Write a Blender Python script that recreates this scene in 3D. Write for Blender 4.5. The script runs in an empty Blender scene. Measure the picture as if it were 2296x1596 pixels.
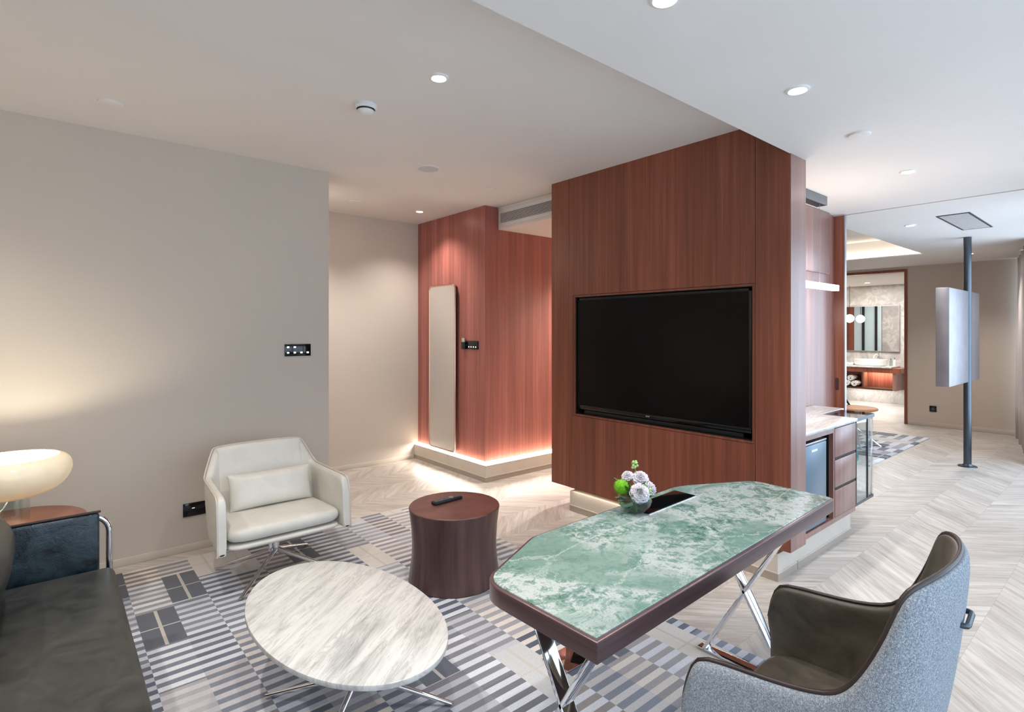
import bpy, bmesh, math, random
from mathutils import Vector, Matrix
random.seed(7)
PI = math.pi
COL = bpy.context.scene.collection
sin, cos = math.sin, math.cos

# ---------------------------------------------------------------- colours / nodes
def lin(c):
    return c / 12.92 if c <= 0.04045 else ((c + 0.055) / 1.055) ** 2.4
def rgb(r, g, b):
    return (lin(r / 255), lin(g / 255), lin(b / 255), 1)

class NT:
    def __init__(s, name):
        s.m = bpy.data.materials.new(name); s.m.use_nodes = True
        s.t = s.m.node_tree; s.t.nodes.clear()
        s.out = s.t.nodes.new('ShaderNodeOutputMaterial')
        s.b = s.t.nodes.new('ShaderNodeBsdfPrincipled')
        s.t.links.new(s.b.outputs[0], s.out.inputs[0])
    def n(s, kind, **kw):
        x = s.t.nodes.new(kind)
        for k, v in kw.items(): setattr(x, k, v)
        return x
    def put(s, inp, v):
        if hasattr(v, 'links'): s.t.links.new(v, inp)
        else:
            try: inp.default_value = v
            except Exception: inp.default_value = tuple(v)[:len(inp.default_value)]
    def math(s, op, a, b=0.0, c=0.0):
        x = s.n('ShaderNodeMath', operation=op)
        s.put(x.inputs[0], a); s.put(x.inputs[1], b); s.put(x.inputs[2], c)
        return x.outputs[0]
    def mix(s, f, a, b):
        x = s.n('ShaderNodeMix', data_type='RGBA')
        s.put(x.inputs[0], f); s.put(x.inputs[6], a); s.put(x.inputs[7], b)
        return x.outputs[2]
    def xyz(s):
        tc = s.n('ShaderNodeTexCoord'); sp = s.n('ShaderNodeSeparateXYZ')
        s.t.links.new(tc.outputs['Object'], sp.inputs[0])
        s.obj = tc.outputs['Object']
        return sp.outputs[0], sp.outputs[1], sp.outputs[2]
    def comb(s, x, y, z=0.0):
        c = s.n('ShaderNodeCombineXYZ')
        s.put(c.inputs[0], x); s.put(c.inputs[1], y); s.put(c.inputs[2], z)
        return c.outputs[0]
    def map(s, v, sc=(1, 1, 1), rot=(0, 0, 0), loc=(0, 0, 0)):
        if any(rot):
            q = s.n('ShaderNodeMapping'); s.put(q.inputs[0], v); q.inputs[2].default_value = rot
            v = q.outputs[0]; rot = (0, 0, 0)
        m = s.n('ShaderNodeMapping'); s.put(m.inputs[0], v)
        m.inputs[1].default_value = loc; m.inputs[2].default_value = rot; m.inputs[3].default_value = sc
        return m.outputs[0]
    def noise(s, v, scale=5, detail=3, rough=.5, dist=0.0):
        x = s.n('ShaderNodeTexNoise'); s.put(x.inputs['Vector'], v)
        x.inputs['Scale'].default_value = scale; x.inputs['Detail'].default_value = detail
        x.inputs['Roughness'].default_value = rough; x.inputs['Distortion'].default_value = dist
        return x.outputs[0]
    def white(s, v):
        x = s.n('ShaderNodeTexWhiteNoise', noise_dimensions='3D'); s.put(x.inputs[0], v)
        return x.outputs[0]
    def ramp(s, f, stops):
        x = s.n('ShaderNodeValToRGB'); s.put(x.inputs[0], f)
        r = x.color_ramp
        while len(r.elements) < len(stops): r.elements.new(.5)
        for e, (p, c) in zip(r.elements, stops): e.position = p; e.color = c
        return x.outputs[0]
    def bump(s, h, strength=.2, dist=.01):
        x = s.n('ShaderNodeBump'); x.inputs['Strength'].default_value = strength
        x.inputs['Distance'].default_value = dist; s.put(x.inputs['Height'], h)
        s.t.links.new(x.outputs[0], s.b.inputs['Normal'])
    def set(s, **kw):
        for k, v in kw.items(): s.put(s.b.inputs[k.replace('_', ' ')], v)
        return s.m

def plain(name, col, rough=.5, metal=0.0, var=.04, scale=6, **kw):
    t = NT(name); t.xyz()
    f = t.noise(t.obj, scale, 3)
    d = tuple(c * (1 - var * 2) for c in col[:3]) + (1,)
    l = tuple(min(1, c * (1 + var * 2)) for c in col[:3]) + (1,)
    t.set(Base_Color=t.ramp(f, [(.3, d), (.7, l)]), Roughness=rough, Metallic=metal, **kw)
    return t.m

def emit(name, col, strength):
    t = NT(name)
    t.set(Base_Color=(.8, .8, .8, 1), Emission_Color=col, Emission_Strength=strength)
    return t.m

M = {}
# painted wall: warm taupe wallcovering with a fine weave
def wallmat(name, col):
    t = NT(name); x, y, z = t.xyz()
    f = t.noise(t.obj, 1.4, 2); g = t.noise(t.obj, 420, 2)
    a = t.mix(f, tuple(c * .97 for c in col[:3]) + (1,), tuple(min(1, c * 1.03) for c in col[:3]) + (1,))
    t.bump(g, .08, .002)
    return t.set(Base_Color=a, Roughness=.85)
M['wall'] = wallmat('wall_fabric', rgb(201, 191, 179))
M['wall_warm'] = wallmat('wall_fabric_bedroom', rgb(198, 184, 170))
M['ceiling'] = plain('ceiling_paint', rgb(224, 220, 216), .9, var=.008, scale=2)
M['white'] = plain('white_plastic', rgb(225, 225, 225), .45, var=.01)
M['skirting'] = plain('cream_skirting', rgb(205, 196, 184), .35, var=.02)
M['skirt_dark'] = plain('taupe_skirting', rgb(168, 155, 142), .4, var=.02)
M['black'] = plain('black_matt', rgb(14, 14, 15), .5, var=.05)
M['black_gloss'] = plain('black_gloss', rgb(9, 10, 11), .08, var=.02)
M['screen'] = plain('screen_glass', rgb(3, 3, 4), .24, var=.02, Specular_IOR_Level=.17)
M['chrome'] = plain('chrome', (.82, .82, .84, 1), .06, 1.0, var=.01)
M['steel'] = plain('brushed_steel', (.50, .49, .51, 1), .38, 1.0, var=.05)
M['gunmetal'] = plain('gunmetal', rgb(84, 92, 100), .3, .85, var=.04)
M['grey_metal'] = plain('grey_powder_coat', rgb(112, 114, 116), .5, .2, var=.02)
M['rosegold'] = plain('rose_gold', (.80, .50, .40, 1), .2, 1.0, var=.03)
M['mirror'] = plain('mirror_glass', (.88, .88, .88, 1), .01, 1.0, var=.0)
M['towel'] = plain('white_towel', rgb(235, 233, 230), .95, var=.04, scale=60)
M['ceramic'] = plain('white_ceramic', rgb(240, 240, 240), .1, var=.01)
M['fridge'] = plain('blue_grey_fridge_front', rgb(104, 124, 140), .3, .3, var=.01)
M['tan'] = plain('tan_leather', rgb(196, 132, 84), .5, var=.05)
M['turquoise'] = plain('turquoise_card', rgb(60, 165, 172), .5, var=.03)
M['leaf'] = plain('leaf_green', rgb(78, 110, 52), .5, var=.15, scale=40)
M['bud'] = plain('pale_green_bud', rgb(158, 196, 120), .6, var=.12, scale=80)
M['lime'] = plain('lime_green_flower', rgb(120, 190, 22), .6, var=.2, scale=120)
M['petal'] = plain('white_petal', rgb(226, 219, 226), .7, var=.05, scale=60)
M['heart'] = plain('yellow_green_heart', rgb(150, 156, 96), .7, var=.1, scale=80)
M['led'] = emit('led_strip', rgb(255, 240, 214), 5)
M['led_white'] = emit('linear_lamp_glow', rgb(255, 245, 230), 14)
M['spot_lens'] = emit('downlight_lens', rgb(255, 248, 238), 25)
M['globe'] = emit('opal_globe', rgb(255, 225, 190), 9)
M['led_btn'] = emit('backlit_button', rgb(235, 240, 225), 1.1)

# reddish wood veneer, vertical grain, strips of slightly different tone
def wood(name, c1, c2, c3, strip=.19, rough=.34):
    t = NT(name); x, y, z = t.xyz()
    s = t.math('ADD', x, y)
    sid = t.math('FLOOR', t.math('DIVIDE', s, strip))
    tone = t.white(t.comb(sid, 3.3, 1.7))
    g1 = t.noise(t.map(t.comb(x, y, t.math('ADD', z, t.math('MULTIPLY', sid, 3.1))), (34, 34, .8)), 1, 4, .6)
    g2 = t.noise(t.map(t.comb(x, y, t.math('ADD', z, sid)), (190, 190, 3)), 1, 3, .6)
    base = t.ramp(g1, [(.32, c1), (.52, c2), (.7, c3)])
    fine = t.mix(t.math('MULTIPLY', t.math('SUBTRACT', g2, .35), 1.1), base, tuple(c * .62 for c in c1[:3]) + (1,))
    val = t.math('ADD', .84, t.math('MULTIPLY', tone, .32))
    hsv = t.n('ShaderNodeHueSaturation'); t.put(hsv.inputs['Value'], val); t.put(hsv.inputs['Color'], fine)
    t.bump(g2, .04, .002)
    return t.set(Base_Color=hsv.outputs[0], Roughness=rough)
M['wood'] = wood('red_brown_veneer', rgb(122, 66, 49), rgb(138, 77, 57), rgb(153, 91, 70), .155)
M['wood_hall'] = wood('hall_red_veneer', rgb(148, 86, 77), rgb(162, 98, 89), rgb(174, 112, 103), .115)
M['wood_soft'] = wood('satin_red_veneer', rgb(132, 92, 82), rgb(146, 106, 96), rgb(158, 120, 110), .16, .36)
for nd in M['wood_soft'].node_tree.nodes:
    if nd.type == 'BSDF_PRINCIPLED':
        nd.inputs['Coat Weight'].default_value = .55; nd.inputs['Coat Roughness'].default_value = .32
M['wood_dark'] = plain('dark_brown_wood', rgb(72, 48, 44), .3, var=.12, scale=20)
M['bronze'] = NT('bronze_lacquer')
def bronze():
    t = M['bronze']; x, y, z = t.xyz()
    g = t.noise(t.map(t.obj, (22, 22, .6)), 1, 3, .6)
    M['bronze'] = t.set(Base_Color=t.ramp(g, [(.3, rgb(84, 62, 60)), (.7, rgb(112, 86, 84))]), Roughness=.3, Metallic=.55)
bronze()
def bronze_top():
    t = NT('bronze_top'); t.xyz()
    g = t.noise(t.obj, 7, 4, .6)
    return t.set(Base_Color=t.ramp(g, [(.3, rgb(98, 58, 50)), (.7, rgb(126, 82, 74))]), Roughness=.38, Metallic=.2)
M['bronze_top'] = bronze_top()
def desk_edge():
    t = NT('desk_edge'); t.xyz()
    g = t.noise(t.map(t.obj, (2, 2, 60)), 1, 4, .6)
    return t.set(Base_Color=t.ramp(g, [(.3, rgb(88, 68, 68)), (.7, rgb(108, 86, 86))]), Roughness=.3, Metallic=.4)
M['desk_edge'] = desk_edge()

# chevron oak floor
def floormat():
    t = NT('chevron_oak'); x, y, z = t.xyz()
    W = .355; pw = .105
    yo = t.math('SUBTRACT', y, .945)
    tri = t.math('PINGPONG', yo, W)
    band = t.math('FLOOR', t.math('DIVIDE', yo, W))
    c = t.math('SUBTRACT', x, tri); al = t.math('ADD', x, tri)
    ci = t.math('DIVIDE', c, pw * 1.414)
    pid = t.math('FLOOR', ci)
    tone = t.white(t.comb(pid, band, .5)); tone2 = t.white(t.comb(pid, band, 7.5))
    g = t.noise(t.comb(t.math('MULTIPLY', c, 22), t.math('MULTIPLY', al, 2.0), t.math('MULTIPLY', tone, 40)), 1, 4, .62, .6)
    g2 = t.noise(t.comb(t.math('MULTIPLY', c, 110), t.math('MULTIPLY', al, 5.0), t.math('MULTIPLY', tone2, 40)), 1, 3, .6)
    base = t.ramp(g, [(.24, rgb(156, 145, 136)), (.43, rgb(188, 179, 170)), (.6, rgb(206, 199, 192)), (.8, rgb(222, 216, 210))])
    base = t.mix(t.math('MULTIPLY', g2, .3), base, rgb(168, 156, 146))
    hsv = t.n('ShaderNodeHueSaturation'); t.put(hsv.inputs['Color'], base)
    t.put(hsv.inputs['Value'], t.math('ADD', .88, t.math('MULTIPLY', tone, .19)))
    fr = t.math('FRACT', ci)
    e = t.math('MINIMUM', fr, t.math('SUBTRACT', 1.0, fr))
    j = t.math('LESS_THAN', e, .012)
    e2 = t.math('FRACT', t.math('DIVIDE', yo, W))
    j2 = t.math('LESS_THAN', t.math('MINIMUM', e2, t.math('SUBTRACT', 1.0, e2)), .004)
    jj = t.math('MULTIPLY', t.math('MAXIMUM', j, j2), .28)
    t.bump(g2, .05, .002)
    return t.set(Base_Color=t.mix(jj, hsv.outputs[0], rgb(112, 100, 90)), Roughness=.42)
M['floor'] = floormat()

# striped block rug
def rugmat(name='striped_rug', seed=0.0, cw=.172, bl=.40, per=.068):
    t = NT(name); x, y, z = t.xyz()
    xi = t.math('DIVIDE', x, cw); col = t.math('FLOOR', xi); fx = t.math('FRACT', xi)
    off = t.white(t.comb(col, seed + 2.2, 9.1))
    yi = t.math('ADD', t.math('DIVIDE', y, bl), t.math('MULTIPLY', off, 3.0))
    row = t.math('FLOOR', yi); fy = t.math('FRACT', yi)
    r1 = t.white(t.comb(col, row, seed + 1)); r2 = t.white(t.comb(col, row, seed + 2)); r3 = t.white(t.comb(col, row, seed + 3))
    sphase = t.math('ADD', t.math('DIVIDE', y, per), t.math('MULTIPLY', t.math('FLOOR', t.math('MULTIPLY', off, 2.0)), .5))
    st = t.math('GREATER_THAN', t.math('FRACT', sphase), .5)
    sid = t.white(t.comb(col, t.math('FLOOR', t.math('MULTIPLY', sphase, 2.0)), seed + 5))
    dark = t.ramp(r2, [(.05, rgb(92, 98, 114)), (.3, rgb(140, 146, 158)), (.55, rgb(112, 112, 120)), (.8, rgb(176, 174, 178)), (.95, rgb(150, 142, 138))])
    lite = t.ramp(r3, [(.05, rgb(204, 211, 222)), (.35, rgb(228, 228, 232)), (.6, rgb(186, 187, 198)), (.8, rgb(242, 232, 218)), (.95, rgb(214, 208, 204))])
    stripes = t.mix(st, lite, dark)
    hs = t.n('ShaderNodeHueSaturation'); t.put(hs.inputs['Color'], stripes)
    t.put(hs.inputs['Value'], t.math('ADD', .9, t.math('MULTIPLY', sid, .2)))
    solid = t.ramp(r2, [(0, rgb(96, 101, 112)), (.5, rgb(118, 121, 130)), (.55, rgb(208, 208, 208)), (1, rgb(220, 215, 208))])
    solid.node.color_ramp.interpolation = 'LINEAR'
    cx = t.math('LESS_THAN', t.math('ABSOLUTE', t.math('SUBTRACT', fx, .5)), .045)
    cy = t.math('LESS_THAN', t.math('ABSOLUTE', t.math('SUBTRACT', fy, .5)), .012)
    cross = t.math('MAXIMUM', cx, cy)
    solid2 = t.mix(cross, solid, rgb(206, 200, 192))
    par = t.math('MODULO', t.math('ADD', t.math('ADD', col, t.math('MULTIPLY', row, 3.0)), 300.0), 4.0)
    sel = t.math('MULTIPLY', t.math('LESS_THAN', r1, .62), t.math('LESS_THAN', t.math('ABSOLUTE', t.math('SUBTRACT', par, 1.0)), .5))
    colr = t.mix(sel, hs.outputs[0], solid2)
    pile = t.noise(t.obj, 260, 2, .8)
    colr = t.mix(t.math('MULTIPLY', t.math('SUBTRACT', pile, .42), .8), colr, rgb(110, 113, 124))
    t.bump(pile, .6, .006)
    return t.set(Base_Color=colr, Roughness=.95)
M['rug'] = rugmat()
M['rug_bed'] = rugmat('bedroom_rug_weave', 4.0, .24, .5, .17)

# marbles
def green_marble():
    t = NT('green_marble'); x, y, z = t.xyz()
    w = t.noise(t.obj, 1.3, 3, .6, 1.6)
    a = t.noise(t.map(t.obj, (1, 1, 1), loc=(3, 1.5, 0)), 6.5, 10, .76, 1.0)
    b = t.noise(t.map(t.obj, (1, 1, 1), loc=(9, 4, 2)), 34, 8, .8, .6)
    mixv = t.math('ADD', t.math('MULTIPLY', a, .5), t.math('MULTIPLY', b, .5))
    mixv = t.math('ADD', mixv, t.math('MULTIPLY', t.math('SUBTRACT', w, .5), -.42))
    col = t.ramp(mixv, [(.385, rgb(52, 80, 72)), (.425, rgb(88, 124, 112)), (.475, rgb(124, 158, 147)),
                        (.515, rgb(158, 182, 174)), (.55, rgb(214, 220, 217)), (.60, rgb(188, 202, 197)), (.68, rgb(110, 134, 126))])
    smooth = t.ramp(t.noise(t.map(t.obj, (1.2, 4, 1), rot=(0, 0, .5)), 3, 5, .55, .5), [(.3, rgb(106, 146, 133)), (.7, rgb(140, 174, 162))])
    msk = t.ramp(t.noise(t.map(t.obj, (1, 1, 1), loc=(.35, .9, 0)), 2.1, 3, .5, .8), [(.5, (0, 0, 0, 1)), (.58, (1, 1, 1, 1))])
    col = t.mix(t.math('MULTIPLY', msk, .8), col, smooth)
    v = t.n('ShaderNodeTexVoronoi', feature='DISTANCE_TO_EDGE')
    v.inputs['Scale'].default_value = 3.2
    t.put(v.inputs['Vector'], t.map(t.comb(t.math('ADD', x, t.math('MULTIPLY', a, .5)), y, z), (.7, 1.4, 1), rot=(0, 0, -.35)))
    vein = t.ramp(v.outputs['Distance'], [(0, (1, 1, 1, 1)), (.018, (0, 0, 0, 1))])
    col = t.mix(t.math('MULTIPLY', vein, .55), col, rgb(225, 235, 230))
    hs = t.n('ShaderNodeHueSaturation'); hs.inputs['Value'].default_value = .72; hs.inputs['Saturation'].default_value = .95
    t.put(hs.inputs['Color'], col); col = hs.outputs[0]
    return t.set(Base_Color=col, Roughness=.22)
M['green_marble'] = green_marble()
def white_marble(name, ang, base=(214, 213, 210), grey=(154, 154, 152), sc=1.0, rough=.2):
    t = NT(name); x, y, z = t.xyz()
    v = t.map(t.obj, (2.2 * sc, 13 * sc, 6 * sc), rot=(0, 0, ang))
    a = t.noise(v, 1.1, 8, .66, .7)
    b = t.noise(t.map(t.obj, (3 * sc, 26 * sc, 9 * sc), rot=(0, 0, ang), loc=(4, 2, 1)), 1.0, 6, .7, 1.0)
    big = t.noise(t.obj, 2.2 * sc, 3)
    f = t.math('ADD', t.math('MULTIPLY', a, .6), t.math('MULTIPLY', big, .4))
    c = t.ramp(f, [(.34, rgb(*grey)), (.47, rgb(*[int(p * .94) for p in base])), (.58, rgb(*base))])
    vein = t.ramp(b, [(.42, (0, 0, 0, 1)), (.455, (1, 1, 1, 1)), (.47, (1, 1, 1, 1)), (.5, (0, 0, 0, 1))])
    c = t.mix(t.math('MULTIPLY', vein, .33), c, rgb(132, 130, 126))
    return t.set(Base_Color=c, Roughness=rough)
M['marble'] = white_marble('carrara_marble', -.66)
M['marble_counter'] = white_marble('pale_counter_stone', 0.0, (214, 212, 210), (176, 172, 170), .8)
def stone():
    t = NT('grey_bathroom_stone'); x, y, z = t.xyz()
    a = t.noise(t.map(t.obj, (1, 1, 1), rot=(.6, 0, 0)), 1.6, 9, .66, 1.6)
    c = t.ramp(a, [(.33, rgb(150, 145, 141)), (.5, rgb(174, 169, 164)), (.56, rgb(194, 190, 185)), (.62, rgb(168, 163, 158))])
    return t.set(Base_Color=c, Roughness=.3)
M['stone'] = stone()
M['bath_floor'] = white_marble('pale_bathroom_floor', .9, (222, 218, 214), (198, 193, 190), .5, .3)

# leathers / fabrics
def leather(name, c1, c2, rough=.35, sc=9, bs=.15):
    t = NT(name); t.xyz()
    f = t.noise(t.obj, sc, 6, .65, .8); g = t.noise(t.obj, 160, 3, .6)
    w = t.noise(t.map(t.obj, (3, 9, 3)), 3, 5, .7, 2.0)
    t.bump(t.math('ADD', t.math('MULTIPLY', g, .3), w), bs, .006)
    return t.set(Base_Color=t.ramp(f, [(.32, c1), (.68, c2)]), Roughness=t.math('ADD', rough - .1, t.math('MULTIPLY', f, .2)))
M['black_leather'] = leather('black_leather', rgb(34, 37, 37), rgb(62, 62, 57), .42, 9, .05)
M['arm_leather'] = leather('worn_black_leather', rgb(10, 18, 23), rgb(50, 66, 74), .24, 9, .35)
M['brown_leather'] = leather('dark_olive_leather', rgb(62, 57, 49), rgb(100, 92, 80), .40, 5, .12)
M['cream_leather'] = leather('cream_leather', rgb(206, 202, 192), rgb(222, 218, 209), .38, 4, .08)
M['piping'] = plain('dark_piping', rgb(48, 36, 32), .35, var=.1)
M['cream_piping'] = plain('cream_piping', rgb(205, 196, 184), .4, var=.02)
def tweed():
    t = NT('grey_tweed'); x, y, z = t.xyz()
    a = t.noise(t.map(t.obj, (1, 1, .6)), 620, 2, .9); b = t.noise(t.obj, 210, 3, .9)
    f = t.math('ADD', t.math('MULTIPLY', a, .6), t.math('MULTIPLY', b, .4))
    t.bump(f, .35, .003)
    return t.set(Base_Color=t.ramp(f, [(.38, rgb(82, 88, 96)), (.52, rgb(138, 145, 152)), (.64, rgb(196, 202, 206))]), Roughness=.95)
M['tweed'] = tweed()
def curtain_mix(t, c):
    tr = t.n('ShaderNodeBsdfTranslucent'); tr.inputs[0].default_value = c
    mx = t.n('ShaderNodeMixShader'); mx.inputs[0].default_value = .3
    t.t.links.new(t.b.outputs[0], mx.inputs[1]); t.t.links.new(tr.outputs[0], mx.inputs[2])
    t.t.links.new(mx.outputs[0], t.out.inputs[0])
    return t.m
def curtainmat(name, c):
    t = NT(name); t.xyz()
    f = t.noise(t.map(t.obj, (200, 200, 60)), 1, 2)
    return t.set(Base_Color=t.mix(f, c, tuple(q * .9 for q in c[:3]) + (1,)), Roughness=.9) and curtain_mix(t, c)
M['curtain'] = curtainmat('beige_curtain', rgb(222, 212, 206))
M['sheer'] = curtainmat('white_sheer', rgb(226, 226, 228))
def shade_mat():
    t = NT('opal_shade_glass'); t.xyz()
    tr = t.n('ShaderNodeBsdfTranslucent'); tr.inputs[0].default_value = rgb(255, 246, 226)
    mx = t.n('ShaderNodeMixShader'); mx.inputs[0].default_value = .14
    t.set(Base_Color=rgb(236, 229, 212), Roughness=.12)
    t.t.links.new(t.b.outputs[0], mx.inputs[1]); t.t.links.new(tr.outputs[0], mx.inputs[2])
    t.t.links.new(mx.outputs[0], t.out.inputs[0])
    return t.m
M['shade'] = shade_mat()
def glassmat(name, tint, gl=.12, rough=.02):
    t = NT(name)
    tr = t.n('ShaderNodeBsdfTransparent'); tr.inputs[0].default_value = tint
    g = t.n('ShaderNodeBsdfGlossy'); g.inputs[0].default_value = (1, 1, 1, 1); g.inputs['Roughness'].default_value = rough
    lw = t.n('ShaderNodeLayerWeight'); lw.inputs[0].default_value = .5
    f = t.math('ADD', t.math('MULTIPLY', t.math('POWER', lw.outputs[1], 5.0), .75), .02 + gl * .25)
    mx = t.n('ShaderNodeMixShader'); t.put(mx.inputs[0], f)
    t.t.links.new(tr.outputs[0], mx.inputs[1]); t.t.links.new(g.outputs[0], mx.inputs[2])
    t.t.links.new(mx.outputs[0], t.out.inputs[0])
    return t.m
M['glass'] = glassmat('clear_glass', (.95, .97, .97, 1))
M['glass_tint'] = glassmat('smoked_glass', (.55, .55, .58, 1), .3)
M['glass_vase'] = glassmat('vase_glass', (.74, .84, .81, 1), .1)
M['glass_pane'] = glassmat('window_glass', (.97, .98, 1, 1), .05)
def frost():
    t = NT('frosted_blue_glass'); t.xyz()
    return t.set(Base_Color=t.mix(t.noise(t.obj, 1.5, 2), rgb(178, 200, 204), rgb(200, 216, 218)), Roughness=.25)
M['frost'] = frost()

# ---------------------------------------------------------------- mesh building
class MB:
    def __init__(s): s.bm = bmesh.new()
    def _add(s, b):
        me = bpy.data.meshes.new('t'); b.to_mesh(me); b.free(); s.bm.from_mesh(me); bpy.data.meshes.remove(me)
        return s
    def box(s, x0, x1, y0, y1, z0, z1, bev=0.0, seg=2, mat=None, vonly=False):
        b = bmesh.new(); bmesh.ops.create_cube(b, size=1)
        for v in b.verts:
            v.co = Vector(((x0 + x1) / 2 + v.co.x * (x1 - x0), (y0 + y1) / 2 + v.co.y * (y1 - y0), (z0 + z1) / 2 + v.co.z * (z1 - z0)))
        if bev:
            es = [e for e in b.edges if not vonly or abs(e.verts[0].co.z - e.verts[1].co.z) > 1e-6]
            bmesh.ops.bevel(b, geom=es, offset=bev, segments=seg, profile=.5, affect='EDGES')
        if mat: bmesh.ops.transform(b, matrix=mat, verts=b.verts)
        return s._add(b)
    def prism(s, pts, z0, z1, bev=0.0, seg=2, mat=None, topbev=False):
        b = bmesh.new(); vs = [b.verts.new((x, y, z0)) for x, y in pts]
        f = b.faces.new(vs); r = bmesh.ops.extrude_face_region(b, geom=[f])
        for v in r['geom']:
            if isinstance(v, bmesh.types.BMVert): v.co.z = z1
        bmesh.ops.recalc_face_normals(b, faces=b.faces)
        if bev:
            es = [e for e in b.edges if abs(e.verts[0].co.z - e.verts[1].co.z) < 1e-6 and (not topbev or e.verts[0].co.z > (z0 + z1) / 2)]
            bmesh.ops.bevel(b, geom=es, offset=bev, segments=seg, profile=.5, affect='EDGES')
        if mat: bmesh.ops.transform(b, matrix=mat, verts=b.verts)
        return s._add(b)
    def lathe(s, prof, c=(0, 0, 0), n=48, mat=None, sx=1.0, sy=1.0):
        b = bmesh.new(); rings = []
        for r, z in prof:
            if r < 1e-6: rings.append([b.verts.new((0, 0, z))])
            else: rings.append([b.verts.new((r * cos(2 * PI * k / n) * sx, r * sin(2 * PI * k / n) * sy, z)) for k in range(n)])
        for a, d in zip(rings, rings[1:]):
            for k in range(n):
                k2 = (k + 1) % n
                if len(a) == 1 and len(d) > 1: b.faces.new((a[0], d[k2], d[k]))
                elif len(d) == 1 and len(a) > 1: b.faces.new((a[k], a[k2], d[0]))
                elif len(a) > 1: b.faces.new((a[k], a[k2], d[k2], d[k]))
        bmesh.ops.recalc_face_normals(b, faces=b.faces)
        m = Matrix.Translation(c)
        if mat: m = m @ mat
        bmesh.ops.transform(b, matrix=m, verts=b.verts)
        return s._add(b)
    def cyl(s, c, r, h, n=32, bev=0.0):
        p = [(0, 0), (r - bev, 0), (r, bev), (r, h - bev), (r - bev, h), (0, h)] if bev else [(0, 0), (r, 0), (r, h), (0, h)]
        return s.lathe(p, c, n)
    def tube(s, pts, r, n=12, closed=False, r2=None, cap=True):
        pts = [Vector(p) for p in pts]; b = bmesh.new(); rings = []; N = len(pts)
        prev = None
        for i, p in enumerate(pts):
            a = pts[i - 1] if (i > 0 or closed) else p; d = pts[(i + 1) % N] if (i < N - 1 or closed) else p
            t = (d - a).normalized()
            if prev is None:
                up = Vector((0, 0, 1)) if abs(t.z) < .9 else Vector((1, 0, 0))
                u = t.cross(up).normalized()
            else:
                u = (prev - t * prev.dot(t)).normalized()
            prev = u; w = t.cross(u)
            rr = r if r2 is None else r + (r2 - r) * i / (N - 1)
            rings.append([b.verts.new(p + (u * cos(2 * PI * k / n) + w * sin(2 * PI * k / n)) * rr) for k in range(n)])
        for i in range(N if closed else N - 1):
            a, d = rings[i], rings[(i + 1) % N]
            for k in range(n): b.faces.new((a[k], a[(k + 1) % n], d[(k + 1) % n], d[k]))
        if cap and not closed:
            b.faces.new(rings[0]); b.faces.new(rings[-1])
        bmesh.ops.recalc_face_normals(b, faces=b.faces)
        return s._add(b)
    def bar(s, p, q, w, h, up=(0, 0, 1), bev=0.0):
        # rectangular bar from p to q: w along side vector, h along up
        p, q = Vector(p), Vector(q); t = (q - p); L = t.length; t.normalize()
        side = Vector(up).cross(t).normalized(); u = t.cross(side)
        m = Matrix((( t.x, side.x, u.x, (p.x + q.x) / 2), (t.y, side.y, u.y, (p.y + q.y) / 2), (t.z, side.z, u.z, (p.z + q.z) / 2), (0, 0, 0, 1)))
        return s.box(-L / 2, L / 2, -w / 2, w / 2, -h / 2, h / 2, bev, 2, m)
    def ball(s, c, r, sz=(1, 1, 1), n=24):
        b = bmesh.new(); bmesh.ops.create_uvsphere(b, u_segments=n, v_segments=n // 2, radius=r)
        for v in b.verts: v.co = Vector((v.co.x * sz[0] + c[0], v.co.y * sz[1] + c[1], v.co.z * sz[2] + c[2]))
        return s._add(b)
    def grid(s, rows, closed_v=False):
        b = bmesh.new(); g = [[b.verts.new(p) for p in r] for r in rows]
        for a, d in zip(g, g[1:]):
            for k in range(len(a) - 1): b.faces.new((a[k], a[k + 1], d[k + 1], d[k]))
        bmesh.ops.recalc_face_normals(b, faces=b.faces)
        return s._add(b)

def wloc(o):
    v = Vector((0, 0, 0))
    while o: v += o.location; o = o.parent
    return v
def obj(name, mb, mat, parent=None, sharp=35, sub=0, solid=0.0, origin=None, soff=0.0):
    me = bpy.data.meshes.new(name); mb.bm.to_mesh(me); mb.bm.free()
    o = bpy.data.objects.new(name, me); COL.objects.link(o)
    me.materials.append(M[mat] if isinstance(mat, str) else mat)
    for p in me.polygons: p.use_smooth = True
    if sharp: me.set_sharp_from_angle(angle=math.radians(sharp))
    if parent:
        o.parent = parent; me.transform(Matrix.Translation(-wloc(parent)))
    elif origin:
        me.transform(Matrix.Translation(-Vector(origin))); o.location = origin
    if solid:
        m = o.modifiers.new('thickness', 'SOLIDIFY'); m.thickness = solid; m.offset = soff
    if sub:
        m = o.modifiers.new('smooth', 'SUBSURF'); m.levels = sub; m.render_levels = sub
    return o
def tag(o, label, cat, group=None):
    o['label'] = label; o['category'] = cat
    if group: o['group'] = group
    return o
def thing(name, label, cat, loc, group=None):
    o = bpy.data.objects.new(name, None); COL.objects.link(o); o.location = loc
    o.empty_display_size = .05
    return tag(o, label, cat, group)
def struct(name, mb, mat, **k):
    o = obj(name, mb, mat, **k); o['kind'] = 'structure'; return o
def area(name, loc, rot, sx, sy, watts, col=(1, 1, 1), spread=PI):
    l = bpy.data.lights.new(name, 'AREA'); l.shape = 'RECTANGLE'; l.size = sx; l.size_y = sy
    l.energy = watts; l.color = col; l.spread = spread
    o = bpy.data.objects.new(name, l); COL.objects.link(o); o.location = loc; o.rotation_euler = rot
    return o
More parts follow.
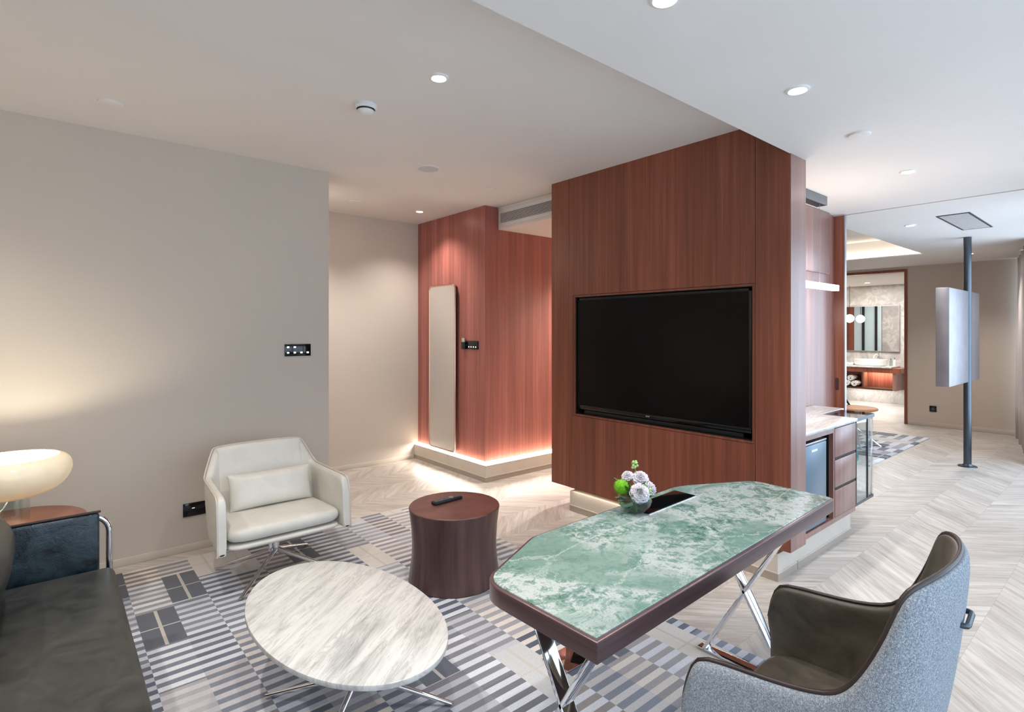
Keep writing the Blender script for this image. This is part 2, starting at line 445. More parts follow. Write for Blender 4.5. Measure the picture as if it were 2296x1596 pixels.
def dup(root, loc=None, label=None):
    r = root.copy(); COL.objects.link(r)
    if loc: r.location = loc
    if label: r['label'] = label
    for ch in list(root.children):
        c = ch.copy(); COL.objects.link(c); c.parent = r
        for g in list(ch.children):
            d = g.copy(); COL.objects.link(d); d.parent = c
    return r

# ================================================================ SETTING
HC = 2.766; LC = 2.54
def wy(x): return -.70 + .17 * x          # slanted window front
WA = math.atan(.17)
struct('floor', MB().prism([(-1.2, -1.2), (10.62, -1.2), (10.62, 7), (-1.2, 7)], -.12, 0), 'floor')
struct('floor', MB().box(10.62, 13.5, 1, 7, -.12, .0), 'bath_floor')
struct('ceiling', MB().prism([(-1.2, 1.40), (3.6, 1.40), (3.6, 3.39), (6.2, 3.39), (6.2, 5.9), (-1.2, 5.9)], HC, HC + .12), 'ceiling')
b = MB()
b.prism([(-1.2, wy(-1.2)), (3.53, wy(3.53)), (3.53, 1.398), (-1.2, 1.398)], LC, HC + .12)
b.prism([(3.53, wy(3.53)), (5.445, wy(5.445)), (5.445, 1.99), (3.53, 1.99)], LC, HC + .12)
struct('ceiling', b, 'ceiling')
# bedroom ceiling with recessed tray
TX0, TX1, TY0, TY1 = 5.95, 9.08, 1.99, 4.9
b = MB()
b.prism([(5.48, wy(5.48)), (10.62, wy(10.62)), (10.62, TY0), (5.48, TY0)], LC, HC + .12)
b.box(5.445, TX0, TY0, 5.4, LC, HC + .12); b.box(TX1, 10.62, TY0, 5.4, LC, HC + .12)
b.box(TX0, TX1, TY1, 5.4, LC, HC + .12); b.box(TX0, TX1, TY0, TY1, HC + .03, HC + .12)
struct('ceiling', b, 'ceiling')
# dark slot of the sliding door track in the ceiling
struct('trim_1', MB().prism([(5.445, wy(5.445)), (5.48, wy(5.48)), (5.48, 1.82), (5.445, 1.82)], LC + .012, HC), 'gunmetal')
struct('ceiling', MB().box(10.70, 13.5, 1.3, 5.4, 2.46, 2.6), 'ceiling')
# corridor soffit with air grille face
struct('trim_2', MB().box(3.525, 6.2, 3.395, 4.384, LC, HC - .002), 'ceiling')
# walls
struct('wall_left', MB().box(-1.2, 1.704, 4.277, 5.69, 0, HC), 'wall')
struct('wall_back', MB().box(-1.2, 3.45, 5.69, 5.85, 0, HC), 'wall')
struct('wall_rear', MB().box(-1.32, -1.2, -1.0, 5.85, 0, HC), 'wall')
struct('wall_corridor', MB().box(6.2, 6.32, 3.3, 5.85, 0, HC), 'wall')
struct('baseboard_left', MB().box(-1.2, 1.712, 4.265, 4.277, 0, .05, .003).box(1.704, 1.712, 4.277, 5.69, 0, .05), 'wall')
struct('baseboard_back', MB().box(1.712, 3.29, 5.675, 5.69, 0, .05, .003), 'wall')
# hall wood-clad volume
b = MB(); b.box(3.356, 6.2, 4.391, 5.69, .19, HC)
b.box(3.351, 3.356, 4.386, 5.69, .19, HC)
b.box(3.356, 6.2, 4.386, 4.391, .19, HC)
struct('wall_hall', b, 'wood_hall')
def plinth(n, boxes, led):
    b = MB(); d = MB(); s = MB()
    for (x0, x1, y0, y1) in boxes:
        b.box(x0, x1, y0, y1, .052, .165); d.box(x0 - .004, x1, y0 - .004, y1, 0, .046)
        b.box(x0 - .006, x1, y0 - .006, y1, .046, .052)
    o = struct('baseboard_' + n, b, 'skirting'); obj('skirting_board', d, 'skirt_dark', o)
    for q in led: s.box(*q)
    if led: obj('led_strip', s, 'led', o)
    return o
plinth('hall', [(3.30, 6.2, 4.305, 5.69)], [(3.345, 3.35, 4.39, 5.66, .168, .186), (3.35, 6.1, 4.38, 4.385, .168, .186)])
area('hall_led_front', (3.325, 5.03, .185), (0, 0, 0), .03, 1.3, 10, (1, .92, .80))
area('hall_led_side', (4.6, 4.345, .185), (0, 0, 0), 2.5, .04, 18, (1, .92, .80))
# television wall, red veneer, niche for the screen
NY0, NY1, NZ0, NZ1 = 1.624, 3.119, .818, 1.779
b = MB()
b.box(3.345, 3.525, 1.40, 3.387, .2, NZ0 - .012); b.box(3.345, 3.525, 1.40, 3.387, NZ1 + .012, HC)
b.box(3.345, 3.525, 1.40, NY0 - .012, NZ0 - .012, NZ1 + .012); b.box(3.345, 3.525, NY1 + .012, 3.387, NZ0 - .012, NZ1 + .012)
b.box(3.515, 3.6, 1.9, 3.387, .2, HC)
cl = b
cl.box(3.313, 3.345, 1.398, 1.602, .2, HC)                 # right panel
cl.box(3.313, 3.345, 3.183, 3.387, .2, HC)                 # left panel
cl.box(3.313, 3.345, 1.605, 3.180, NZ1 + .016, HC)         # upper
cl.box(3.313, 3.345, 1.605, 3.180, .2, NZ0 - .016)         # lower
cl.box(3.313, 3.345, 1.605, NY0 - .016, NZ0 - .016, NZ1 + .016); cl.box(3.313, 3.345, NY1 + .016, 3.180, NZ0 - .016, NZ1 + .016)
cl.box(3.317, 3.345, NY0 - .0135, NY0, NZ0 - .0135, NZ1 + .0135); cl.box(3.317, 3.345, NY1, NY1 + .0135, NZ0 - .0135, NZ1 + .0135)
cl.box(3.317, 3.345, NY0, NY1, NZ1, NZ1 + .0135); cl.box(3.317, 3.345, NY0, NY1, NZ0 - .0135, NZ0)
w = struct('wall_television', cl, 'wood')
nb = MB(); nb.box(3.50, 3.51, NY0, NY1, NZ0, NZ1); nb.box(3.33, 3.505, NY0 - .01, NY0 + .004, NZ0, NZ1); nb.box(3.33, 3.505, NY1 - .004, NY1 + .01, NZ0, NZ1)
nb.box(3.33, 3.505, NY0, NY1, NZ0 - .01, NZ0 + .004); nb.box(3.33, 3.505, NY0, NY1, NZ1 - .004, NZ1 + .01)
obj('niche_lining', nb, 'black', w)
sp = MB().box(3.316, 3.525, 1.393, 1.398, .2, LC)
obj('end_panel', sp, 'wood_soft', w)
struct('wall_core', MB().box(3.6, 5.44, 1.96, 3.387, 0, HC), 'wall')
plinth('television', [(3.33, 3.6, 1.475, 3.185), (3.6, 4.52, 1.475, 1.9)], [])
area('tv_led_front', (3.32, 2.35, .196), (0, 0, 0), .012, 1.6, .8, (1, .86, .68))
# recess back wall with upper cupboard
struct('wall_recess', MB().box(3.525, 5.41, 1.90, 1.96, 0, LC), 'wood_soft')
# sliding partition door
d = struct('door_1', MB().box(5.41, 5.44, 1.815, 3.3, .01, 2.53, .001), 'wood')
obj('door_edge', MB().box(5.405, 5.443, 1.806, 1.815, .01, 2.53), 'steel', d)
pb = MB(); pts = []
for k in range(24):
    a = 2 * PI * k / 24; pts.append((.016 * cos(a), .04 * (1 if sin(a) > 0 else -1) + .016 * sin(a)))
m = Matrix.Translation((5.4085, 1.872, 1.025)) @ Matrix.Rotation(PI / 2, 4, 'Y') @ Matrix.Rotation(PI / 2, 4, 'Z')
pb.prism(pts, -.002, .003, mat=m); obj('finger_pull', pb, 'wood_dark', d)
struct('wall_partition', MB().box(5.44, 5.50, 1.96, 5.4, 0, LC), 'wall_warm')
# bedroom
b = MB(); b.box(10.57, 10.70, wy(10.57) - .05, 2.635, 0, LC); b.box(10.57, 10.70, 2.635, 3.70, 2.49, LC); b.box(10.57, 10.70, 3.70, 5.4, 0, LC)
struct('wall_bedroom', b, 'wall_warm')
struct('wall_bedside', MB().box(5.5, 10.7, 5.3, 5.4, 0, LC), 'wall_warm')
b = MB(); b.box(10.555, 10.72, 2.625, 2.665, 0, 2.50); b.box(10.555, 10.72, 2.665, 3.67, 2.46, 2.50); b.box(10.555, 10.72, 3.67, 3.71, 0, 2.50)
struct('trim_3', b, 'wood')
struct('baseboard_bedroom', MB().box(10.556, 10.57, wy(10.57), 2.62, 0, .07, .003), 'wall_warm')
struct('wall_bath_back', MB().box(13.3, 13.45, 1.3, 5.4, 0, 2.46), 'stone')
struct('wall_bath_side', MB().box(10.70, 13.3, 5.25, 5.4, 0, 2.46), 'stone')
struct('wall_bath_end', MB().box(10.70, 13.3, 1.3, 1.42, 0, 2.46), 'stone')
# slanted window front: sill, head, posts, panes
RW = Matrix.Rotation(WA, 4, 'Z')
def wpos(s, off=0.0):   # s along the front from x=-1.2 ; off outwards
    return Vector((-1.2 + s * cos(WA) + off * sin(WA), wy(-1.2) + s * sin(WA) - off * cos(WA), 0))
LW = 11.85 / cos(WA)
fr = MB(); M0 = Matrix.Translation(wpos(0)) @ RW
for z0, z1 in ((0, .12), (2.42, LC)): fr.box(0, LW, -.10, 0, z0, z1, mat=M0)
posts = [0, 1.7, 3.4, 5.1, 6.75, 8.4, 10.1, LW]
for s in posts: fr.box(s - .05, s + .05, -.10, 0, .12, 2.42, mat=M0)
fr.box(6.6, 6.95, -.10, 0, .12, 2.42, mat=M0)
w = struct('window_1', fr, 'gunmetal')
gp = MB()
for a, c in zip(posts, posts[1:]): gp.box(a + .05, c - .05, -.055, -.045, .12, 2.42, mat=M0)
obj('glass_pane', gp, 'glass_pane', w)

# ================================================================ CEILING FITTINGS
def downlight(x, y, z, where, watts=16, r=.034, col=None, ang=120):
    col = col or ((1, .94, .87) if z > 2.6 or y > 3 else (1, .965, .93))
    t = thing('recessed_downlight', where, 'ceiling light', (x, y, z), 'recessed downlights')
    obj('trim_ring', MB().lathe([(r, -.001), (r, -.004), (r + .004, -.007), (r + .014, -.004), (r + .015, 0)], (x, y, z), 40), 'white', t)
    obj('lens', MB().lathe([(0, -.0015), (r, -.0015), (r, -.0005), (0, -.0005)], (x, y, z), 32), 'spot_lens', t)
    l = bpy.data.lights.new('downlight_beam', 'SPOT'); l.energy = watts; l.color = col
    l.spot_size = math.radians(ang); l.spot_blend = .9; l.shadow_soft_size = .04
    o = bpy.data.objects.new('downlight_beam', l); COL.objects.link(o); o.location = (x, y, z - .02)
for a in ((1.488, 2.326, HC, 'bright round downlight in the high ceiling, beside the smoke detector', 30),
          (2.999, 5.061, HC, 'small downlight above the tall mirror in the hall', 45),
          (2.464, 1.008, LC, 'bright downlight in the lower ceiling nearest the television wall', 30),
          (1.472, 1.000, LC, 'downlight cut by the top edge of the photo', 26),
          (4.273, 1.058, LC, 'downlight in the lower ceiling right of the black canopy box', 34),
          (6.472, 1.584, LC, 'downlight beside the square air grille, beyond the ceiling slot', 34),
          (7.102, 2.40, HC + .03, 'downlight inside the glowing ceiling tray', 20),
          (9.427, 1.64, LC, 'downlight behind the top of the metal pole', 52)):
    downlight(a[0], a[1], a[2] - .0005, a[3], a[4])
for q in ((.48, 1.0, LC, 'added unseen downlight in the lower ceiling over the near end of the coffee table', 34), (.15, 2.2, HC, 'added unseen downlight in the high ceiling over the sofa seat', 55),  # unseen downlights added to strengthen lamp light against the daylight
          (-.75, 3.4, HC, 'added unseen downlight in the high ceiling over the lamp corner', 40), (-.6, 1.0, LC, 'added unseen downlight in the lower ceiling over the far end of the sofa', 30)):  # likewise outside the view, added to brighten the left side
    downlight(q[0], q[1], q[2] - .0005, q[3], q[4])
downlight(1.86, 5.0, HC - .0005, 'added unseen downlight in the hall ceiling just behind the end of the left wall', 58)  # unseen, added so its bounce lightens the dark hall ceiling
downlight(4.9, 3.95, LC - .0005, 'added unseen downlight in the corridor soffit behind the television wall', 170)  # hidden from the camera, added to raise the hall light
downlight(8.2, 3.9, HC + .0295, 'added second downlight, hidden in the bedroom ceiling tray', 30)  # out of sight, added to brighten the bedroom
downlight(12.4, 3.75, 2.4595, 'downlight in the white bathroom ceiling', 45, .045)
t = thing('smoke_detector', 'round white smoke detector with black vents on the ceiling', 'smoke detector', (1.355, 2.87, HC))
obj('base', MB().lathe([(0, 0), (.062, 0), (.062, -.016), (.054, -.026), (0, -.026)], (1.355, 2.87, HC), 48), 'white', t)
obj('sensor_cap', MB().lathe([(.046, -.0335), (.044, -.040), (.034, -.050), (.02, -.053), (0, -.054)], (1.355, 2.87, HC), 48), 'white', t)
obj('vent_ring', MB().lathe([(.050, -.026), (.046, -.026), (.043, -.034), (0, -.034)], (1.355, 2.87, HC), 48), 'black', t)
def disc(x, y, z, r, lab, cat, name, h=.008):
    o = obj(name, MB().lathe([(0, -h), (r - .01, -h), (r - .003, -h + .002), (r, -.001), (r, 0), (0, 0)], (x, y, z), 48), 'ceiling', origin=(x, y, z))
    tag(o, lab, cat); return o
o = disc(2.253, 3.673, HC, .095, 'large pale round speaker cover on the high ceiling, below the smoke detector', 'speaker', 'ceiling_speaker')
obj('speaker_grille', MB().lathe([(0, -.0095), (.078, -.0095), (.078, -.008), (0, -.008)], (2.253, 3.673, HC), 40), plain('speaker_mesh', rgb(196, 194, 198), .8, scale=300, var=.1), o)
disc(2.292, 5.083, HC, .06, 'small ceiling cover plate nearest the hall back wall', 'sprinkler cover', 'sprinkler_cover', .006)
disc(3.005, 3.861, HC, .055, 'small ceiling cover plate just left of the slotted air grille', 'sprinkler cover', 'sprinkler_cover', .006)
disc(.262, 3.763, HC, .062, 'ceiling cover plate above the left wall, leftmost of them', 'sprinkler cover', 'sprinkler_cover', .012)
disc(3.271, 1.026, LC, .055, 'ceiling cover plate between the two downlights of the lower ceiling', 'sprinkler cover', 'sprinkler_cover', .012)
# linear air grille on the soffit face
t = thing('air_grille', 'long white slotted air grille above the red hall panelling', 'air grille', (3.523, 3.9, 2.645))
fx = 3.523
b = MB().box(fx - .006, fx, 3.39, 4.366, 2.565, 2.60, .001).box(fx - .006, fx, 3.39, 4.366, 2.700, 2.735, .001).box(fx - .006, fx, 4.345, 4.366, 2.60, 2.70)
obj('frame', b, 'white', t)
obj('backing', MB().box(fx - .0015, fx - .0005, 3.39, 4.345, 2.60, 2.70), 'black', t)
for k in range(9):
    z = 2.606 + k * .0112
    obj('louvre', MB().bar((fx - .006, 3.39, z), (fx - .006, 4.346, z), .007, .0042, up=(0, 0, 1)), 'white', t)
# square grille in the lower ceiling
t = thing('ceiling_grille', 'rectangular ceiling air grille with fine blue-grey slats near the pole', 'air grille', (6.65, 1.19, LC))
z = LC
b = MB(); b.box(6.14, 7.17, 1.07, 1.085, z - .006, z); b.box(6.14, 7.17, 1.295, 1.31, z - .006, z); b.box(6.14, 6.155, 1.085, 1.295, z - .006, z); b.box(7.155, 7.17, 1.085, 1.295, z - .006, z)
obj('frame', b, 'gunmetal', t)
obj('backing', MB().box(6.155, 7.155, 1.085, 1.295, z - .0012, z - .0002), 'grey_metal', t)
for k in range(22):
    x = 6.175 + k * .0455
    obj('slat', MB().box(x, x + .022, 1.085, 1.295, z - .005, z - .0015), 'white', t)

# ================================================================ TELEVISION
tv = thing('television', 'large black flat television set into the red wood wall', 'television', (3.36, 2.37, NZ0))
TY = (1.640, 3.103); TZ = (.862, 1.768)
b = MB().box(3.345, 3.40, TY[0], TY[1], TZ[0], TZ[1], .004)
obj('housing', b, 'black', tv)
obj('screen', MB().box(3.3435, 3.3455, TY[0] + .02, TY[1] - .014, TZ[0] + .032, TZ[1] - .018), 'screen', tv)
b = MB(); b.box(3.341, 3.3455, TY[0], TY[0] + .018, TZ[0], TZ[1]); b.box(3.341, 3.3455, TY[1] - .012, TY[1], TZ[0], TZ[1]); b.box(3.341, 3.3455, TY[0], TY[1], TZ[1] - .016, TZ[1])
obj('bezel', b, 'black_gloss', tv)
lb = obj('lower_bezel', MB().box(3.337, 3.3455, TY[0], TY[1], TZ[0], TZ[0] + .03, .002), 'black_gloss', tv)
obj('logo', MB().box(3.3358, 3.3372, 2.395, 2.43, TZ[0] + .011, TZ[0] + .019), 'steel', lb)
obj('speaker_bar', MB().box(3.355, 3.40, 1.70, 3.05, NZ0 + .004, NZ0 + .035, .004), 'black', tv)
obj('wall_bracket', MB().box(3.40, 3.501, 2.1, 2.65, 1.1, 1.5), 'black', tv)

# ================================================================ HALL MIRROR AND SWITCHES
t = thing('wall_mirror', 'tall narrow mirror with rounded rose-gold frame on the red hall panel', 'mirror', (3.33, 5.118, .2))
def rrect(w, h, r, n=8):
    pts = []
    for cx, cy, a0 in ((w / 2 - r, h / 2 - r, 0), (-w / 2 + r, h / 2 - r, PI / 2), (-w / 2 + r, -h / 2 + r, PI), (w / 2 - r, -h / 2 + r, 1.5 * PI)):
        for k in range(n + 1): a = a0 + PI / 2 * k / n; pts.append((cx + r * cos(a), cy + r * sin(a)))
    return pts
mm = Matrix.Translation((3.351, 5.118, 1.10)) @ Matrix.Rotation(-PI / 2, 4, 'Y') @ Matrix.Rotation(PI / 2, 4, 'Z')
obj('mirror_glass', MB().prism(rrect(.50, 1.79, .04), .001, .040, mat=mm), 'mirror', t)
path = [mm @ Vector((x, y, .038)) for x, y in rrect(.512, 1.80, .046)]
obj('frame', MB().tube(path, .009, 10, True), 'rosegold', t)
obj('backing', MB().prism(rrect(.51, 1.798, .045), .0, .034, mat=mm), 'wood_dark', t)
def plate(y, x0, x1, z0, z1, axis, lab, dots, name='switch_plate', cat='light switch'):
    if axis == 'y': b = MB().box(x0, x1, y - .008, y, z0, z1, .0015)
    else: b = MB().box(y - .008, y, x0, x1, z0, z1, .0015)
    c = ((x0 + x1) / 2, y, z0) if axis == 'y' else (y, (x0 + x1) / 2, z0)
    o = tag(obj(name, b, 'black_gloss', origin=c), lab, cat)
    for (p, q, w, h) in dots:
        b = MB()
        if axis == 'y': b.box(p - w, p + w, y - .0095, y - .008, q - h, q + h)
        else: b.box(y - .0095, y - .008, p - w, p + w, q - h, q + h)
        obj('button', b, 'led_btn', o)
    return o
ds = [(1.386, 1.377, .008, .006), (1.436, 1.377, .008, .006)] + [(x, 1.335, .008, .006) for x in (1.386, 1.436, 1.486, 1.534)]
plate(4.277, 1.362, 1.558, 1.308, 1.400, 'y', 'double black switch plate with six lit buttons on the left wall', ds)
o = plate(3.351, 4.491, 4.70, 1.312, 1.398, 'x', 'black switch plate with card holder beside the tall mirror', [(y, 1.335, .006, .006) for y in (4.53, 4.57, 4.61, 4.65)])
obj('card_holder', MB().box(3.325, 3.351, 4.70, 4.767, 1.310, 1.385, .003), 'black_gloss', o)
obj('key_card', MB().box(3.331, 3.334, 4.712, 4.762, 1.36, 1.425, .001), plain('pale_green_card', rgb(170, 180, 160), .4), o)
plate(4.277, .694, .86, .236, .326, 'y', 'black wall socket partly hidden behind the cream armchair', [(.755, .290, .008, .0015)], 'wall_socket', 'socket')
o = plate(10.57, 2.245, 2.335, .236, .328, 'x', 'black wall socket on the beige bedroom wall', [], 'wall_socket', 'socket')
obj('socket_face', MB().lathe([(0, 0), (.022, 0), (.022, .003), (0, .003)], (10.559, 2.29, .282), 20, Matrix.Rotation(PI / 2, 4, 'Y')), 'gunmetal', o)

# ================================================================ MINIBAR UNIT
CF = 1.423
t = thing('minibar_cabinet', 'red wood cabinet with three drawers under the marble counter', 'cabinet', (4.0, 1.6, .2))
b = MB()
b.box(3.535, 4.462, CF, 1.895, .2, .232)             # bottom board
b.box(3.535, 4.045, CF, 1.895, .812, .842)           # rail above fridge
b.box(4.043, 4.062, CF - .001, 1.895, .232, .842)    # divider
b.box(3.535, 3.55, CF, 1.895, .232, .812)
b.box(4.447, 4.462, CF + .002, 1.895, .232, .842)
b.box(4.062, 4.447, 1.88, 1.895, .232, .842)
obj('body', b, 'wood_soft', t)
obj('niche_lining', MB().box(3.55, 4.043, 1.885, 1.895, .232, .812).box(4.039, 4.043, 1.45, 1.885, .235, .80), 'black', t)
for z0, z1 in ((.236, .418), (.438, .622), (.642, .838)):
    dr = obj('drawer', MB().box(4.066, 4.458, CF - .004, CF + .016, z0, z1, .002), 'wood_soft', t)
    if z0 < .6: obj('finger_recess', MB().box(4.066, 4.455, CF + .001, CF + .016, z1 + .003, z1 + .017), 'black', dr)
o = tag(obj('countertop', MB().prism([(3.535, 1.412), (4.468, 1.412), (4.468, 1.665), (4.955, 1.665), (4.955, 1.897), (3.535, 1.897)], .846, .870, .002), 'marble_counter', origin=(4.2, 1.65, .846)),
        'pale veined stone countertop above the minibar', 'countertop')
fr_ = thing('mini_fridge', 'blue-grey minibar fridge in the niche beside the drawers', 'fridge', (3.75, 1.6, .232))
obj('body', MB().box(3.56, 3.94, 1.475, 1.86, .240, .775, .004), 'black', fr_)
dd = obj('door', MB().box(3.556, 3.944, 1.428, 1.470, .238, .775, .008, 3), 'fridge', fr_)
obj('brand_label', MB().box(3.70, 3.79, 1.4265, 1.4285, .728, .742), 'white', dd)
obj('top_trim', MB().box(3.556, 3.95, 1.430, 1.475, .777, .790, .002), 'steel', fr_)
for x in (3.60, 3.90): obj('foot', MB().cyl((x, 1.6, .2325), .012, .01, 12), 'black', fr_)
# glass display cabinet
t = thing('glass_cabinet', 'glass display cabinet with slim metal frame at the counter end', 'cabinet', (4.68, 1.54, .22))
gx0, gx1, gy0, gy1 = 4.472, 4.886, 1.423, 1.662
b = MB(); b.prism([(gx0, gy0), (gx1 - .035, gy0), (gx1 - .01, gy0 + .01), (gx1, gy0 + .035), (gx1, gy1), (gx0, gy1)], .225, .243, .002)
obj('base_plate', b, 'gunmetal', t)
b = MB(); b.prism([(gx0, gy0), (gx1 - .035, gy0), (gx1 - .01, gy0 + .01), (gx1, gy0 + .035), (gx1, gy1), (gx0, gy1)], .858, .866)
obj('glass_top', b, 'glass_tint', t)
edge = [(gx0, gy0), (gx1 - .035, gy0), (gx1 - .01, gy0 + .01), (gx1, gy0 + .035), (gx1, gy1)]
b = MB()
for p, q in zip(edge, edge[1:]):
    b.bar((p[0], p[1], .853), (q[0], q[1], .853), .012, .022)
obj('top_rail', b, 'gunmetal', t)
b = MB()
for (x, y) in ((gx0 + .006, gy0 + .004), (gx0 + .25, gy0 + .004), (gx1 - .004, gy1 - .006)): b.box(x - .006, x + .006, y - .006, y + .006, .243, .845)
obj('upright', b, 'gunmetal', t)
b = MB(); b.box(gx0 + .012, gx0 + .244, gy0 + .002, gy0 + .006, .243, .842)
obj('glass_door', b, 'glass', t)
rows = []
for z in (.243, .842):
    rows.append([(gx0 + .256, gy0 + .004, z), (gx1 - .04, gy0 + .004, z), (gx1 - .012, gy0 + .013, z), (gx1 - .004, gy0 + .038, z), (gx1 - .004, gy1 - .012, z)])
obj('curved_glass_pane', MB().grid(rows), 'glass', t, solid=.004)
obj('back_pane', MB().box(gx0 + .01, gx1 - .01, gy1 - .008, gy1 - .004, .243, .842), 'glass', t)
obj('glass_shelf', MB().box(gx0 + .01, gx1 - .02, gy0 + .02, gy1 - .012, .500, .506), 'glass', t)
tag(obj('gift_box', MB().box(4.62, 4.74, 1.49, 1.58, .507, .56, .002), 'turquoise', origin=(4.68, 1.53, .507)), 'lower turquoise box in the glass cabinet', 'box')
tag(obj('gift_box', MB().box(4.625, 4.73, 1.495, 1.57, .561, .61, .002), 'turquoise', origin=(4.68, 1.53, .561)), 'upper turquoise box in the glass cabinet, stacked on the other', 'box')
t = thing('bottle', 'small clear bottle standing at the bottom of the glass cabinet', 'bottle', (4.70, 1.52, .2435))
obj('body', MB().lathe([(0, 0), (.02, 0), (.022, .01), (.022, .05), (.010, .065), (.009, .075), (0, .075)], (4.70, 1.52, .2435), 24), 'glass_vase', t)
obj('cap', MB().cyl((4.70, 1.52, .3185), .011, .015, 20), 'white', t)
# upper cupboard, canopy, linear pendant
t = thing('wall_cupboard', 'wood upper cupboard over the minibar counter recess', 'cupboard', (4.4, 1.88, 2.0))
obj('body', MB().box(3.53, 5.25, 1.876, 1.898, 2.00, 2.535), 'wood_soft', t)
obj('door', MB().box(3.53, 4.4, 1.872, 1.8755, 2.004, 2.53, .001), 'wood_soft', t)
obj('door', MB().box(4.403, 5.248, 1.872, 1.8755, 2.004, 2.53, .001), 'wood_soft', t)
t = thing('linear_pendant', 'glowing white linear pendant lamp with grey ceiling canopy over the counter', 'pendant light', (4.3, 1.68, 2.54))
obj('canopy', MB().box(3.80, 4.605, 1.662, 1.74, 2.472, 2.539, .002), 'grey_metal', t)
obj('canopy_slot', MB().box(3.82, 4.59, 1.668, 1.734, 2.4705, 2.4725), 'black', t)
obj('light_bar', MB().box(3.72, 4.83, 1.655, 1.70, 1.822, 1.866, .004), 'led_white', t)
for x in (4.0, 4.505): obj('wire', MB().tube([(x, 1.68, 1.866), (x, 1.68, 2.471)], .0015, 6), 'steel', t)
area('pendant_glow', (4.25, 1.68, 1.815), (0, 0, 0), 1.0, .04, 4.5, (1, .95, .88))

# ================================================================ POLE WITH REVOLVING SCREEN
t = thing('television_pole', 'dark metal floor-to-ceiling pole carrying a revolving screen cabinet', 'television stand', (7.775, 1.375, 0))
obj('pole', MB().cyl((7.775, 1.375, .0), .036, 2.539, 32), 'gunmetal', t)
obj('floor_flange', MB().lathe([(.036, .03), (.05, .012), (.085, .008), (.088, 0), (0, 0)], (7.775, 1.375, .0), 40), 'gunmetal', t)
sc_ = obj('screen_cabinet', MB().box(6.90, 8.32, 1.362, 1.475, .935, 1.94, .006), plain('cabinet_steel', (.30, .29, .31, 1), .42, .8, var=.04), t)
obj('screen', MB().box(6.93, 8.29, 1.475, 1.479, .97, 1.905), 'screen', sc_)

# ================================================================ CURTAIN
def curtain(x0, x1, off, lab, mat, n=320, amp=.06, z1=2.53, per=.17):
    rows = []
    for z in (.015, .5, 1.2, 1.9, 2.35, z1):
        r = []
        for k in range(n + 1):
            s = k / n; x = x0 + (x1 - x0) * s; L = s * (x1 - x0) / per * 2 * PI
            a = amp * (1.0 if z < 2 else .75) * (1 + .25 * sin(s * 23)) * .8
            y = wy(x) + off + a * sin(L) + .012 * sin(L * .37 + z * 1.3)
            r.append((x + .018 * sin(L * .5 + z), y, z))
        rows.append(r)
    o = obj('curtain', MB().grid(rows), mat, sharp=None, solid=.003, origin=None)
    return tag(o, lab, 'curtain')
curtain(8.3, 10.5, .18, 'floor-length beige curtain gathered at the far right edge', 'curtain')

# ================================================================ RUGS
rb = MB(); rb.box(-.9, 2.475, .35, 4.12, .0, .014, .004)
tag(obj('rug', rb, 'rug', origin=None), 'large grey and cream striped block rug under the seating and desk', 'rug')
rb = MB(); rb.box(6.95, 9.35, 2.07, 4.6, .0, .012, .004)
tag(obj('rug', rb, 'rug_bed'), 'pale grey checked rug on the bedroom floor', 'rug')
tag(obj('floor_socket', MB().prism([(1.70, 1.66), (1.93, 1.66), (1.93, 1.80), (1.70, 1.80)], .0145, .020, .002), 'mirror', origin=(1.76, 1.71, .0145)), 'polished metal floor box plate lying on the rug under the desk', 'floor socket')

# ================================================================ DESK
Z0, Z1 = .690, .75
def roundpoly(pts, rad, n=6):
    out = []; N = len(pts)
    for i, p in enumerate(pts):
        r = rad[i]; p = Vector(p); a = Vector(pts[i - 1]); c = Vector(pts[(i + 1) % N])
        if r <= 0: out.append(tuple(p)); continue
        u = (a - p).normalized(); w = (c - p).normalized()
        ang = u.angle(w); dd_ = min(r / math.tan(ang / 2), (a - p).length * .48, (c - p).length * .48)
        s0 = p + u * dd_; s1 = p + w * dd_
        for k in range(n + 1):
            q = k / n; out.append(tuple((1 - q) ** 2 * s0 + 2 * q * (1 - q) * p + q * q * s1))
    return out
base = [(1.012, .878), (2.705, .944), (2.712, 1.325), (2.33, 1.520), (1.35, 1.487), (1.000, 1.320)]
rad = [0, .03, .10, .3, .14, .12]
outl = roundpoly(base, rad)
cx_, cy_ = sum(p[0] for p in base) / 6, sum(p[1] for p in base) / 6
def inset(poly, d):
    N = len(poly); out = []
    for i in range(N):
        p = Vector(poly[i]); a = Vector(poly[i - 1]); c = Vector(poly[(i + 1) % N])
        e1 = (p - a); e2 = (c - p)
        if e1.length < 1e-6: e1 = e2
        if e2.length < 1e-6: e2 = e1
        n1 = Vector((-e1.y, e1.x)).normalized(); n2 = Vector((-e2.y, e2.x)).normalized()
        nn = (n1 + n2); L = nn.length; nn.normalize()
        out.append(tuple(p + nn * d / max(.5, L / 2)))
    return out
desk = thing('desk', 'hexagonal desk with green marble top, brown edge and crossed chrome legs', 'desk', (1.85, 1.2, .0145))
obj('edge_frame', MB().prism(outl, Z0, Z1 - .004, .004, 3), 'desk_edge', desk)
obj('marble_top', MB().prism(roundpoly(inset(base, .012), [0, .02, .09, .28, .13, .108]), Z1 - .012, Z1, .0015, 1, topbev=True), 'green_marble', desk)
ins = obj('cable_cover', MB().prism([(1.875, 1.350), (2.245, 1.364), (2.241, 1.470), (1.872, 1.456)], Z1 - .001, Z1 + .0035, .001), 'black_gloss', desk)
ins2 = MB().bar((1.875, 1.347, Z1 + .001), (2.245, 1.361, Z1 + .001), .004, .004)
obj('metal_rim', ins2, 'chrome', ins)
